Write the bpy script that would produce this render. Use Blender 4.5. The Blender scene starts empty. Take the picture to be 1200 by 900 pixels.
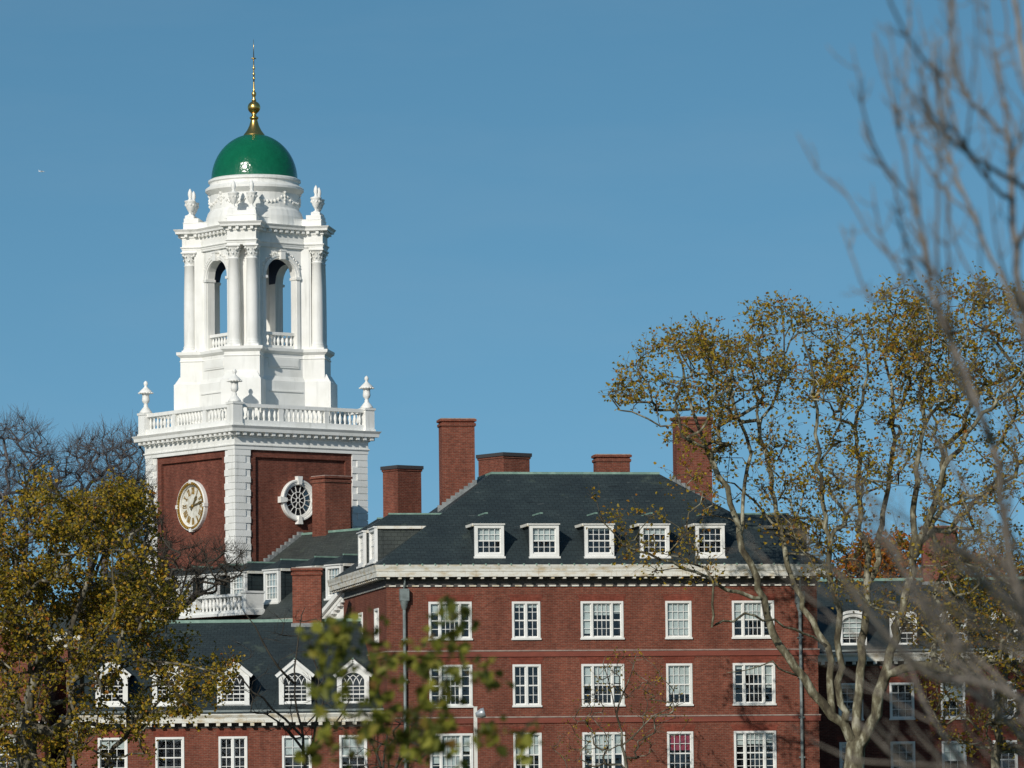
import bpy, math, random
import numpy as np
from mathutils import Matrix, Vector
from math import sin, cos, tan, pi, radians as R, sqrt, atan2
random.seed(7); np.random.seed(7)
SC = bpy.context.scene
COL = SC.collection
# ------------------------------------------------------------------ camera, sky, sun, exposure
CAM_Z, FPX = 4.0, 5500.0
PITCH, ROLL = math.atan(480/FPX), R(-0.64)
cam = bpy.data.cameras.new('camera'); camo = bpy.data.objects.new('camera', cam); COL.objects.link(camo)
camo.location = (0, 0, CAM_Z)
CROT = Matrix.Rotation(pi/2+PITCH, 3, 'X') @ Matrix.Rotation(ROLL, 3, 'Z')
camo.rotation_euler = CROT.to_euler()
cam.sensor_width = 36; cam.lens = FPX/1200*36
cam.clip_start = 0.5; cam.clip_end = 30000
cam.dof.use_dof = True; cam.dof.focus_distance = 252; cam.dof.aperture_fstop = 3.0
SC.camera = camo
SUN_AZ, SUN_EL = R(24), R(27)          # sun behind the camera, to the left
TOSUN = Vector((-sin(SUN_AZ)*cos(SUN_EL), -cos(SUN_AZ)*cos(SUN_EL), sin(SUN_EL)))
w = bpy.data.worlds.new('World'); SC.world = w; w.use_nodes = True
nt = w.node_tree; nt.nodes.clear()
sky = nt.nodes.new('ShaderNodeTexSky'); sky.sky_type = 'NISHITA'; sky.sun_disc = False
sky.sun_elevation = SUN_EL; sky.sun_rotation = pi+SUN_AZ
sky.air_density = 1.0; sky.dust_density = 0.8; sky.ozone_density = 1.6; sky.altitude = 0
tc = nt.nodes.new('ShaderNodeTexCoord')
mp = nt.nodes.new('ShaderNodeMapping'); mp.inputs['Location'].default_value = (0, 0, 0.19)
mp.inputs['Scale'].default_value = (1, 1, 1.35)
hs = nt.nodes.new('ShaderNodeHueSaturation'); hs.inputs['Saturation'].default_value = 1.22; hs.inputs['Hue'].default_value = 0.480
bg = nt.nodes.new('ShaderNodeBackground'); bg.inputs['Strength'].default_value = 0.105
wo = nt.nodes.new('ShaderNodeOutputWorld')
nt.links.new(tc.outputs['Generated'], mp.inputs['Vector']); nt.links.new(mp.outputs[0], sky.inputs['Vector'])
nz = nt.nodes.new('ShaderNodeTexNoise'); nz.inputs['Scale'].default_value = 9; nz.inputs['Detail'].default_value = 5; nz.inputs['Roughness'].default_value = 0.6
mz = nt.nodes.new('ShaderNodeMapping'); mz.inputs['Scale'].default_value = (1, 1, 4.5); mz.inputs['Rotation'].default_value = (0, R(8), 0)
nt.links.new(tc.outputs['Generated'], mz.inputs[0]); nt.links.new(mz.outputs[0], nz.inputs['Vector'])
mr = nt.nodes.new('ShaderNodeMapRange'); mr.inputs['From Min'].default_value = 0.45; mr.inputs['From Max'].default_value = 0.75; mr.inputs['To Max'].default_value = 0.055
nt.links.new(nz.outputs['Fac'], mr.inputs['Value'])
cx = nt.nodes.new('ShaderNodeMix'); cx.data_type = 'RGBA'; cx.inputs[7].default_value = (4.2, 4.8, 5.2, 1)      # a breath of high thin cloud
nt.links.new(mr.outputs[0], cx.inputs[0]); nt.links.new(hs.outputs[0], cx.inputs[6])
nt.links.new(sky.outputs[0], hs.inputs['Color']); nt.links.new(cx.outputs[2], bg.inputs['Color']); nt.links.new(bg.outputs[0], wo.inputs[0])
sl = bpy.data.lights.new('sun', 'SUN'); slo = bpy.data.objects.new('sun', sl); COL.objects.link(slo)
sl.energy = 3.3; sl.angle = R(0.53); sl.color = (1.0, 0.955, 0.87)
slo.rotation_euler = TOSUN.to_track_quat('Z', 'Y').to_euler(); slo.location = (-60, -40, 90)
SC.view_settings.view_transform = 'Standard'; SC.view_settings.look = 'None'
SC.view_settings.exposure = 0.0; SC.view_settings.gamma = 1.0; SC.view_settings.use_curve_mapping = False

# ------------------------------------------------------------------ measuring helpers
def ray(px, py):
    return CROT @ Vector(((px-600)/FPX, -(py-450)/FPX, -1))
def at(px, py, Y):
    d = ray(px, py); return Vector((0, 0, CAM_Z)) + d*(Y/d.y)
class Frame:
    """a building's own axes: x along its front, y into it"""
    def __init__(s, o, ang):
        s.o = Vector((o[0], o[1], 0)); s.a = ang
        s.m = Matrix.Translation(s.o) @ Matrix.Rotation(ang, 4, 'Z'); s.i = s.m.inverted()
    def hit(s, px, py, y=0.0):            # x, z where the vertical plane local y is met
        c = s.i @ Vector((0, 0, CAM_Z)); d = s.i.to_3x3() @ ray(px, py)
        p = c + d*((y-c.y)/d.y); return p.x, p.z
    def hitx(s, px, py, x=0.0):           # y, z where the vertical plane local x is met
        c = s.i @ Vector((0, 0, CAM_Z)); d = s.i.to_3x3() @ ray(px, py)
        p = c + d*((x-c.x)/d.x); return p.y, p.z

# ------------------------------------------------------------------ mesh builder
class MB:
    def __init__(s, xf=None):
        s.v = []; s.f = []; s.sm = []; s.mi = []; s.xf = xf; s.cur = 0
    def add(s, vs, fs, smooth=False):
        n = len(s.v)
        if s.xf is not None: vs = [s.xf @ Vector(p) for p in vs]
        s.v.extend([tuple(p) for p in vs])
        for f in fs:
            s.f.append([i+n for i in f]); s.sm.append(smooth); s.mi.append(s.cur)
    def quad(s, a, b, c, d): s.add([a, b, c, d], [[0, 1, 2, 3]])
    def box(s, x0, y0, z0, x1, y1, z1):
        s.add([(x0,y0,z0),(x1,y0,z0),(x1,y1,z0),(x0,y1,z0),(x0,y0,z1),(x1,y0,z1),(x1,y1,z1),(x0,y1,z1)],
              [[0,3,2,1],[4,5,6,7],[0,1,5,4],[1,2,6,5],[2,3,7,6],[3,0,4,7]])
    def bar(s, a, b, wdt, d, nrm=(0,-1,0)):   # flat bar a->b lying in a plane with normal nrm
        a = Vector(a); b = Vector(b); n = Vector(nrm); t = (b-a).normalized(); u = t.cross(n).normalized()*(wdt/2); n = n*d
        p = [a-u, a+u, b+u, b-u]
        s.add([q for q in p]+[q+n for q in p], [[0,1,2,3],[7,6,5,4],[0,4,5,1],[1,5,6,2],[2,6,7,3],[3,7,4,0]])
    def lathe(s, prof, n=24, c=(0,0,0), smooth=True, ang=None):
        vs = []; fs = []; full = ang is None; a0, a1 = (0, 2*pi) if full else ang; m = n if full else n+1
        for r, z in prof:
            for k in range(m):
                a = a0+(a1-a0)*k/n; vs.append((c[0]+r*cos(a), c[1]+r*sin(a), c[2]+z))
        for i in range(len(prof)-1):
            for k in range(n):
                k2 = (k+1) % m
                fs.append([i*m+k, i*m+k2, (i+1)*m+k2, (i+1)*m+k])
        s.add(vs, fs, smooth)
    def tube(s, pts, rad, n=6, smooth=True):
        pts = [Vector(p) for p in pts]; vs = []; fs = []
        if not hasattr(rad, '__len__'): rad = [rad]*len(pts)
        ref = Vector((0.31, 0.87, 0.12)).normalized()
        for i, p in enumerate(pts):
            t = (pts[min(i+1, len(pts)-1)]-pts[max(i-1, 0)])
            if t.length < 1e-9: t = Vector((0,0,1))
            t.normalize(); u = t.cross(ref)
            if u.length < 0.05: u = t.cross(Vector((1,0,0)))
            u.normalize(); v2 = t.cross(u)
            for k in range(n):
                a = 2*pi*k/n; vs.append(p+(u*cos(a)+v2*sin(a))*rad[i])
        for i in range(len(pts)-1):
            for k in range(n):
                k2 = (k+1) % n; fs.append([i*n+k, i*n+k2, (i+1)*n+k2, (i+1)*n+k])
        fs.append(list(range(n))[::-1]); fs.append([(len(pts)-1)*n+k for k in range(n)])
        s.add(vs, fs, smooth)
    def prism(s, poly, z0, z1):
        n = len(poly)
        s.add([(x,y,z0) for x,y in poly]+[(x,y,z1) for x,y in poly],
              [list(range(n))[::-1], list(range(n, 2*n))]+[[k,(k+1)%n,n+(k+1)%n,n+k] for k in range(n)])
    def sweep(s, poly, prof, cap=True):    # mouldings: prof = [(offset outward, z), ...] round a CCW polygon
        n = len(poly); rings = [[(x, y, z) for x, y in offset(poly, o)] for o, z in prof]
        vs = [p for r in rings for p in r]; fs = []
        for i in range(len(prof)-1):
            for k in range(n): fs.append([i*n+k, i*n+(k+1)%n, (i+1)*n+(k+1)%n, (i+1)*n+k])
        if cap: fs.append(list(range(n))[::-1]); fs.append([(len(prof)-1)*n+k for k in range(n)])
        s.add(vs, fs)
    def build(s, name, mat, parent=None, loc=None, rotz=None):
        me = bpy.data.meshes.new(name); me.from_pydata(s.v, [], s.f); me.update()
        mats = mat if isinstance(mat, (list, tuple)) else [mat]
        for m in mats: me.materials.append(m)
        me.polygons.foreach_set('use_smooth', s.sm)
        if len(mats) > 1: me.polygons.foreach_set('material_index', s.mi)
        if len(s.f) < 60000 and name not in ('crown', 'trunk', 'branches'):
            uv = me.uv_layers.new(name='UVMap'); co = np.zeros(len(me.vertices)*3); me.vertices.foreach_get('co', co); co = co.reshape(-1, 3)
            out = np.zeros((len(me.loops), 2)); li = 0
            for p in me.polygons:
                nx, ny, nz = p.normal
                h = math.hypot(nx, ny)
                if h < 0.05: t = (1,0,0); b = (0,1,0)
                else:
                    t = (-ny/h, nx/h, 0); b = (-nx*nz/h, -ny*nz/h, h)
                for vi in p.vertices:
                    c = co[vi]; out[li] = (c[0]*t[0]+c[1]*t[1], c[0]*b[0]+c[1]*b[1]+c[2]*b[2]); li += 1
            uv.data.foreach_set('uv', out.ravel())
        o = bpy.data.objects.new(name, me); COL.objects.link(o)
        if parent is not None: o.parent = parent
        if loc is not None: o.location = loc
        if rotz is not None: o.rotation_euler = (0, 0, rotz)
        return o
def offset(poly, d):
    n = len(poly); out = []
    for k in range(n):
        p0 = Vector(poly[k-1]); p = Vector(poly[k]); p1 = Vector(poly[(k+1) % n])
        a = (p-p0).normalized(); b = (p1-p).normalized(); na = Vector((a.y, -a.x)); nb = Vector((b.y, -b.x))
        m = na+nb; m = m*(1/max(0.2, 1+na.dot(nb))); q = p+m*d; out.append((q.x, q.y))
    return out
def rect(x0, y0, x1, y1): return [(x0,y0),(x1,y0),(x1,y1),(x0,y1)]
def empty(name, loc=(0,0,0), rotz=0, parent=None):
    o = bpy.data.objects.new(name, None); COL.objects.link(o); o.location = loc; o.rotation_euler = (0,0,rotz); o.empty_display_size = 0.5
    if parent is not None: o.parent = parent
    return o
def tag(o, label, cat, group=None, kind=None):
    o['label'] = label
    if cat: o['category'] = cat
    if group: o['group'] = group
    if kind: o['kind'] = kind
    return o

# ------------------------------------------------------------------ materials
def newmat(name):
    m = bpy.data.materials.new(name); m.use_nodes = True; nt = m.node_tree
    return m, nt, nt.nodes['Principled BSDF']
def ramp(nt, stops, src=None):
    r = nt.nodes.new('ShaderNodeValToRGB'); e = r.color_ramp.elements
    while len(e) < len(stops): e.new(0.5)
    for k, (p, c) in enumerate(stops): e[k].position = p; e[k].color = (*c, 1)
    if src is not None: nt.links.new(src, r.inputs[0])
    return r
def noise(nt, scale, detail=4, coord='Object', vecscale=None, rough=0.55):
    t = nt.nodes.new('ShaderNodeTexCoord'); n = nt.nodes.new('ShaderNodeTexNoise')
    n.inputs['Scale'].default_value = scale; n.inputs['Detail'].default_value = detail; n.inputs['Roughness'].default_value = rough
    v = t.outputs[coord]
    if vecscale:
        mp = nt.nodes.new('ShaderNodeMapping'); mp.inputs['Scale'].default_value = vecscale; nt.links.new(v, mp.inputs[0]); v = mp.outputs[0]
    nt.links.new(v, n.inputs['Vector']); return n.outputs['Fac']
def mix(nt, a, b, f, mode='MIX'):
    m = nt.nodes.new('ShaderNodeMix'); m.data_type = 'RGBA'; m.blend_type = mode
    for sock, val in ((m.inputs[6], a), (m.inputs[7], b)):
        if isinstance(val, tuple): sock.default_value = (*val, 1)
        else: nt.links.new(val, sock)
    if isinstance(f, float): m.inputs[0].default_value = f
    else: nt.links.new(f, m.inputs[0])
    return m.outputs[2]
def brick_mat(name, c1, c2, mortar, bw=0.26, rh=0.09, msz=0.012, dirt=0.5):
    m, nt, b = newmat(name)
    t = nt.nodes.new('ShaderNodeTexCoord'); br = nt.nodes.new('ShaderNodeTexBrick')
    br.inputs['Scale'].default_value = 1; br.inputs['Brick Width'].default_value = bw; br.inputs['Row Height'].default_value = rh
    br.inputs['Mortar Size'].default_value = msz; br.inputs['Mortar Smooth'].default_value = 0.3
    br.inputs['Color1'].default_value = (*c1, 1); br.inputs['Color2'].default_value = (*c2, 1); br.inputs['Mortar'].default_value = (*mortar, 1)
    br.inputs['Bias'].default_value = -0.1
    nt.links.new(t.outputs['UV'], br.inputs['Vector'])
    c = mix(nt, br.outputs['Color'], ramp(nt, [(0.3, (0.62,0.60,0.60)), (0.7, (1.12,1.08,1.05))], noise(nt, 0.55, 6)).outputs[0], dirt, 'MULTIPLY')
    c = mix(nt, c, ramp(nt, [(0.35, (0.72,0.70,0.70)), (0.65, (1.15,1.12,1.1))], noise(nt, 5.0, 3)).outputs[0], 0.55, 'MULTIPLY')
    c = mix(nt, c, ramp(nt, [(0.36, (0.66,0.63,0.62)), (0.58, (1.0,1.0,1.0)), (0.72, (1.25,1.16,1.10))], noise(nt, 1.0, 6, 'Object', (0.9,0.9,0.16))).outputs[0], 0.6, 'MULTIPLY')
    c = mix(nt, c, ramp(nt, [(0.40, (0.70,0.66,0.66)), (0.60, (1.22,1.16,1.12))], noise(nt, 2.2, 2, 'UV', (1.5,4.0,1))).outputs[0], 0.5, 'MULTIPLY')
    nt.links.new(c, b.inputs['Base Color']); b.inputs['Roughness'].default_value = 0.9; b.inputs['Specular IOR Level'].default_value = 0.2
    bp = nt.nodes.new('ShaderNodeBump'); bp.inputs['Strength'].default_value = 0.5; bp.inputs['Distance'].default_value = 0.01
    nt.links.new(br.outputs['Fac'], bp.inputs['Height']); bp.invert = True; nt.links.new(bp.outputs[0], b.inputs['Normal'])
    return m
BRICK = brick_mat('red_brick', (0.232,0.069,0.043), (0.175,0.052,0.034), (0.225,0.14,0.105))
BRICK_T = brick_mat('tower_brick', (0.20,0.062,0.041), (0.155,0.047,0.032), (0.195,0.11,0.083), dirt=0.4)
BRICK_R = brick_mat('tree_shaded_brick', (0.165,0.046,0.032), (0.12,0.033,0.024), (0.16,0.10,0.078))  # right wing: red brick with the trees' shade put into its colour
LINTEL = brick_mat('gauged_brick', (0.225,0.057,0.036), (0.195,0.048,0.031), (0.23,0.09,0.065), bw=0.075, rh=0.34, dirt=0.3)
def slate_mat(name, a, b2, c3):
    m, nt, b = newmat(name)
    t = nt.nodes.new('ShaderNodeTexCoord'); br = nt.nodes.new('ShaderNodeTexBrick')
    br.inputs['Scale'].default_value = 1; br.inputs['Brick Width'].default_value = 0.34; br.inputs['Row Height'].default_value = 0.22
    br.inputs['Mortar Size'].default_value = 0.016; br.inputs['Color1'].default_value = (*a, 1); br.inputs['Color2'].default_value = (*b2, 1); br.inputs['Mortar'].default_value = (*c3, 1)
    nt.links.new(t.outputs['UV'], br.inputs['Vector'])
    c = mix(nt, br.outputs['Color'], ramp(nt, [(0.3, (0.7,0.72,0.74)), (0.7, (1.25,1.22,1.12))], noise(nt, 0.5, 6)).outputs[0], 0.8, 'MULTIPLY')
    c = mix(nt, c, ramp(nt, [(0.3, (0.7,0.7,0.7)), (0.72, (1.3,1.3,1.25))], noise(nt, 1.0, 4, 'UV', (0.9, 4.2, 1))).outputs[0], 0.6, 'MULTIPLY')
    c = mix(nt, c, (0.13,0.16,0.11), ramp(nt, [(0.62, (0,0,0)), (0.75, (0.45,0.45,0.45))], noise(nt, 0.8, 7)).outputs[0])
    c = mix(nt, c, (0.012,0.016,0.018), ramp(nt, [(0.66,(0,0,0)), (0.70,(0.7,0.7,0.7))], noise(nt, 1.0, 2, 'UV', (0.8,3.2,1))).outputs[0])
    c = mix(nt, c, (0.10,0.115,0.11), ramp(nt, [(0.68,(0,0,0)), (0.72,(0.5,0.5,0.5))], noise(nt, 1.3, 2, 'UV', (1.0,3.6,1))).outputs[0])
    nt.links.new(c, b.inputs['Base Color']); b.inputs['Roughness'].default_value = 0.62; b.inputs['Specular IOR Level'].default_value = 0.35
    bp = nt.nodes.new('ShaderNodeBump'); bp.inputs['Strength'].default_value = 0.6; bp.inputs['Distance'].default_value = 0.02; bp.invert = True
    nt.links.new(br.outputs['Fac'], bp.inputs['Height']); nt.links.new(bp.outputs[0], b.inputs['Normal'])
    return m
SLATE = slate_mat('slate', (0.031,0.045,0.050), (0.025,0.037,0.042), (0.017,0.024,0.027))
SLATE_L = slate_mat('pale_slate', (0.056,0.066,0.064), (0.046,0.056,0.054), (0.032,0.038,0.036))
def plain(name, col, rough=0.6, var=0.0, scale=2.0, col2=None, metal=0.0, spec=0.5, vs=None):
    m, nt, b = newmat(name)
    if col2:
        r = ramp(nt, [(0.42, col), (0.68, col2)], noise(nt, scale, 6, 'Object', vs)); nt.links.new(r.outputs[0], b.inputs['Base Color'])
    else: b.inputs['Base Color'].default_value = (*col, 1)
    b.inputs['Roughness'].default_value = rough; b.inputs['Metallic'].default_value = metal; b.inputs['Specular IOR Level'].default_value = spec
    return m
WHITE = plain('white_paint', (0.80,0.80,0.77), 0.55, scale=1.3, col2=(0.70,0.70,0.66))
def white_t():
    m, nt, b = newmat('tower_white_paint')
    c = ramp(nt, [(0.40,(0.84,0.835,0.80)), (0.70,(0.75,0.745,0.70))], noise(nt, 0.9, 6)).outputs[0]
    c = mix(nt, c, (0.52,0.52,0.48), ramp(nt, [(0.56,(0,0,0)), (0.74,(0.55,0.55,0.55))], noise(nt, 1.0, 6, 'Object', (3.2,3.2,0.35))).outputs[0])
    nt.links.new(c, b.inputs['Base Color']); b.inputs['Roughness'].default_value = 0.6; return m
WHITE_T = white_t()
def cream_mat():
    m, nt, b = newmat('weathered_cornice')
    n1 = noise(nt, 0.9, 7, 'Object', (1.6, 1.6, 5)); n2 = noise(nt, 3.0, 5, 'Object', (2.5, 2.5, 0.5))
    c = mix(nt, (0.74,0.73,0.66), (0.50,0.40,0.24), ramp(nt, [(0.48,(0,0,0)), (0.68,(0.9,0.9,0.9))], n1).outputs[0])
    c = mix(nt, c, (0.36,0.24,0.13), ramp(nt, [(0.60,(0,0,0)), (0.74,(0.6,0.6,0.6))], n2).outputs[0])
    nt.links.new(c, b.inputs['Base Color']); b.inputs['Roughness'].default_value = 0.7
    return m
CREAM = cream_mat()
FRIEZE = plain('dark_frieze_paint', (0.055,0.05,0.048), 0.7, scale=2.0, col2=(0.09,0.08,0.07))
COPPER = plain('green_copper', (0.16,0.27,0.22), 0.6, scale=2.5, col2=(0.25,0.38,0.31))
PIPE = plain('downpipe_metal', (0.20,0.235,0.23), 0.5, scale=3, col2=(0.13,0.15,0.145))
CAPM = plain('chimney_cap_slab', (0.045,0.043,0.045), 0.8)
LEAD = plain('lead_flashing', (0.26,0.28,0.28), 0.6, scale=4, col2=(0.15,0.16,0.16))
STONE = plain('string_stone', (0.36,0.29,0.25), 0.8, scale=3, col2=(0.25,0.18,0.15))
def band_mat():
    m, nt, b = newmat('red_band'); r = ramp(nt, [(0.3,(0.175,0.048,0.033)), (0.7,(0.235,0.064,0.041))], noise(nt, 1.2, 5, 'Object', (1,1,3)))
    nt.links.new(r.outputs[0], b.inputs['Base Color']); b.inputs['Roughness'].default_value = 0.9; return m
BAND = band_mat()
DIAL = plain('clock_dial_paint', (0.74,0.72,0.64), 0.5, scale=4, col2=(0.48,0.45,0.37))
GOLD = plain('gilding', (0.83,0.52,0.16), 0.28, metal=1.0)
GOLD_D = plain('dull_gilding', (0.42,0.25,0.045), 0.5, scale=2.5, col2=(0.20,0.12,0.03), metal=0.4)
BRONZE = plain('dark_bronze', (0.20,0.14,0.05), 0.45, metal=0.4)
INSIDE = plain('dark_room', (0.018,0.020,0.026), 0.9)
NAVY = plain('belfry_ceiling', (0.03,0.045,0.085), 0.8)
BLIND = plain('window_blind', (0.74,0.75,0.70), 0.8, scale=1.5, col2=(0.60,0.62,0.58))
CURTAIN_RED = plain('red_curtain', (0.42,0.03,0.06), 0.9)
def dome_mat():
    m, nt, b = newmat('green_dome_paint'); r = ramp(nt, [(0.3,(0.0035,0.105,0.048)), (0.7,(0.005,0.135,0.062))], noise(nt, 1.5, 5))
    nt.links.new(r.outputs[0], b.inputs['Base Color']); b.inputs['Roughness'].default_value = 0.16; b.inputs['Specular IOR Level'].default_value = 0.6
    bp = nt.nodes.new('ShaderNodeBump'); bp.inputs['Strength'].default_value = 0.7; bp.inputs['Distance'].default_value = 0.05
    nt.links.new(noise(nt, 3.5, 3), bp.inputs['Height']); nt.links.new(bp.outputs[0], b.inputs['Normal']); return m
DOME = dome_mat()
def glass_mat():
    m = bpy.data.materials.new('window_glass'); m.use_nodes = True; nt = m.node_tree; nt.nodes.clear()
    o = nt.nodes.new('ShaderNodeOutputMaterial'); mx = nt.nodes.new('ShaderNodeMixShader'); tr = nt.nodes.new('ShaderNodeBsdfTransparent'); gl = nt.nodes.new('ShaderNodeBsdfGlossy')
    gl.inputs['Roughness'].default_value = 0.03; tr.inputs['Color'].default_value = (0.80,0.86,0.88,1)
    lw = nt.nodes.new('ShaderNodeLayerWeight'); lw.inputs['Blend'].default_value = 0.5
    fr = nt.nodes.new('ShaderNodeMapRange'); fr.inputs['To Min'].default_value = 0.055; fr.inputs['To Max'].default_value = 0.6; nt.links.new(lw.outputs['Facing'], fr.inputs['Value'])
    bp = nt.nodes.new('ShaderNodeBump'); bp.inputs['Strength'].default_value = 0.25; bp.inputs['Distance'].default_value = 0.05
    nt.links.new(noise(nt, 1.4, 2), bp.inputs['Height']); nt.links.new(bp.outputs[0], gl.inputs['Normal'])
    nt.links.new(fr.outputs[0], mx.inputs[0]); nt.links.new(tr.outputs[0], mx.inputs[1]); nt.links.new(gl.outputs[0], mx.inputs[2]); nt.links.new(mx.outputs[0], o.inputs[0])
    return m
GLASS = glass_mat()
def bark_mat(name, stops, scale=2.0, vs=(1,1,0.5)):
    m, nt, b = newmat(name); r = ramp(nt, stops, noise(nt, scale, 5, 'Object', vs, 0.6)); r.color_ramp.interpolation = 'LINEAR'
    nt.links.new(r.outputs[0], b.inputs['Base Color']); b.inputs['Roughness'].default_value = 0.9; b.inputs['Specular IOR Level'].default_value = 0.15; return m
BARK_P = bark_mat('sycamore_bark', [(0.36,(0.060,0.050,0.034)), (0.47,(0.115,0.100,0.064)), (0.54,(0.165,0.150,0.098)), (0.59,(0.28,0.265,0.19)), (0.68,(0.40,0.38,0.29))], 2.6, (1,1,0.45))
BARK_M = bark_mat('mid_bark', [(0.36,(0.045,0.038,0.027)), (0.5,(0.09,0.078,0.055)), (0.58,(0.20,0.185,0.14)), (0.7,(0.33,0.31,0.25))], 2.4, (1,1,0.45))
BARK_B = bark_mat('brown_twigs', [(0.3,(0.075,0.058,0.042)), (0.7,(0.16,0.13,0.095))])
BARK_G = bark_mat('grey_twigs', [(0.3,(0.085,0.078,0.08)), (0.7,(0.16,0.148,0.145))])
BARK_D = bark_mat('dark_bark', [(0.3,(0.040,0.034,0.027)), (0.7,(0.085,0.074,0.058))])
BARK_F = bark_mat('foreground_twigs', [(0.3,(0.15,0.125,0.105)), (0.7,(0.31,0.27,0.225))], 3.0)
def leaf_mat(name, stops, trans=0.35):
    m, nt, b = newmat(name); g = nt.nodes.new('ShaderNodeNewGeometry'); r = ramp(nt, stops, g.outputs['Random Per Island'])
    nt.links.new(r.outputs[0], b.inputs['Base Color']); b.inputs['Roughness'].default_value = 0.55; b.inputs['Specular IOR Level'].default_value = 0.3
    t = nt.nodes.new('ShaderNodeBsdfTranslucent'); nt.links.new(r.outputs[0], t.inputs[0]); mx = nt.nodes.new('ShaderNodeMixShader'); mx.inputs[0].default_value = trans
    o = nt.nodes['Material Output']; nt.links.new(b.outputs[0], mx.inputs[1]); nt.links.new(t.outputs[0], mx.inputs[2]); nt.links.new(mx.outputs[0], o.inputs[0]); return m
LEAF_Y = leaf_mat('yellow_green_leaves', [(0.0,(0.075,0.078,0.012)), (0.35,(0.22,0.175,0.015)), (0.7,(0.40,0.27,0.020)), (0.92,(0.48,0.29,0.022)), (1.0,(0.30,0.09,0.014))])
LEAF_S = leaf_mat('golden_leaves', [(0.0,(0.17,0.155,0.022)), (0.35,(0.38,0.28,0.028)), (0.75,(0.46,0.30,0.028)), (1.0,(0.34,0.12,0.018))], 0.45)
LEAF_O = leaf_mat('orange_leaves', [(0.0,(0.34,0.085,0.008)), (0.5,(0.52,0.16,0.010)), (0.8,(0.36,0.17,0.016)), (1.0,(0.12,0.10,0.015))])
LEAF_F = leaf_mat('green_leaves', [(0.0,(0.045,0.055,0.010)), (0.35,(0.15,0.165,0.024)), (0.8,(0.32,0.31,0.045)), (1.0,(0.15,0.075,0.02))], 0.4)
GRASS = plain('grass_ground', (0.05,0.075,0.02), 0.95, scale=0.08, col2=(0.09,0.09,0.03))

# ------------------------------------------------------------------ ground
g = MB(); g.add([(-6000,-3000,0),(6000,-3000,0),(6000,9000,0),(-6000,9000,0)], [[0,1,2,3]])
go = g.build('ground', GRASS); tag(go, 'flat grassy ground round the college buildings', None, kind='structure')

# ------------------------------------------------------------------ windows, dormers, chimneys
WCACHE = {}
def panel_front(mb, x0, x1, top, hx0, hx1, hz0, htop, yf, yb, z0=0.0, n=14):
    """board from x0..x1, z0..top(x) with a hole hx0..hx1, hz0..htop(x); front at yf, reveal back to yb"""
    F = lambda x, z: (x, yf, z); B = lambda x, z: (x, yb, z)
    def strip(xs, lo, hi):
        for a, b in zip(xs, xs[1:]): mb.quad(F(a, lo(a)), F(b, lo(b)), F(b, hi(b)), F(a, hi(a)))
    sub = lambda a, b, k: [a+(b-a)*i/k for i in range(k+1)]
    strip(sub(x0, hx0, 4), lambda x: z0, top); strip(sub(hx1, x1, 4), lambda x: z0, top)
    xs = sub(hx0, hx1, n); strip(xs, lambda x: z0, lambda x: hz0); strip(xs, htop, top)
    for a, b in zip(xs, xs[1:]):
        mb.quad(F(a, htop(a)), B(a, htop(a)), B(b, htop(b)), F(b, htop(b)))
    mb.quad(F(hx0,hz0), F(hx1,hz0), B(hx1,hz0), B(hx0,hz0))
    mb.quad(F(hx0,hz0), B(hx0,hz0), B(hx0,htop(hx0)), F(hx0,htop(hx0))); mb.quad(F(hx1,hz0), F(hx1,htop(hx1)), B(hx1,htop(hx1)), B(hx1,hz0))
    xa = sub(x0, x1, 20)
    for a, b in zip(xa, xa[1:]): mb.quad(F(a, top(a)), F(b, top(b)), (b, 0.12, top(b)), (a, 0.12, top(a)))
    mb.quad(F(x0,z0), F(x0,top(x0)), (x0,0.12,top(x0)), (x0,0.12,z0)); mb.quad(F(x1,z0), (x1,0.12,z0), (x1,0.12,top(x1)), F(x1,top(x1)))
def fill(mb, x0, x1, z0, top, y, n=14):
    xs = [x0+(x1-x0)*i/n for i in range(n+1)]
    for a, b in zip(xs, xs[1:]): mb.quad((a,y,z0), (b,y,z0), (b,y,top(b)), (a,y,top(a)))
def sash_bars(mb, x0, x1, z0, z1, nv, nh, y, meet=True, bw=0.028, d=0.03):
    for k in range(1, nv): x = x0+(x1-x0)*k/nv; mb.box(x-bw/2, y-d, z0, x+bw/2, y, z1)
    for k in range(1, nh):
        z = z0+(z1-z0)*k/nh; mb.box(x0, y-d*0.9, z-bw/2, x1, y+0.003, z+bw/2)
    if meet: z = (z0+z1)/2; mb.box(x0, y-d*1.3, z-0.035, x1, y+0.006, z+0.035)
    e = 0.045
    mb.box(x0, y-d*1.1, z0, x0+e, y+0.004, z1); mb.box(x1-e, y-d*1.1, z0, x1, y+0.004, z1)
    mb.box(x0+e, y-d*1.1, z0, x1-e, y+0.005, z0+e*1.3); mb.box(x0+e, y-d*1.1, z1-e, x1-e, y+0.005, z1)
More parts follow.
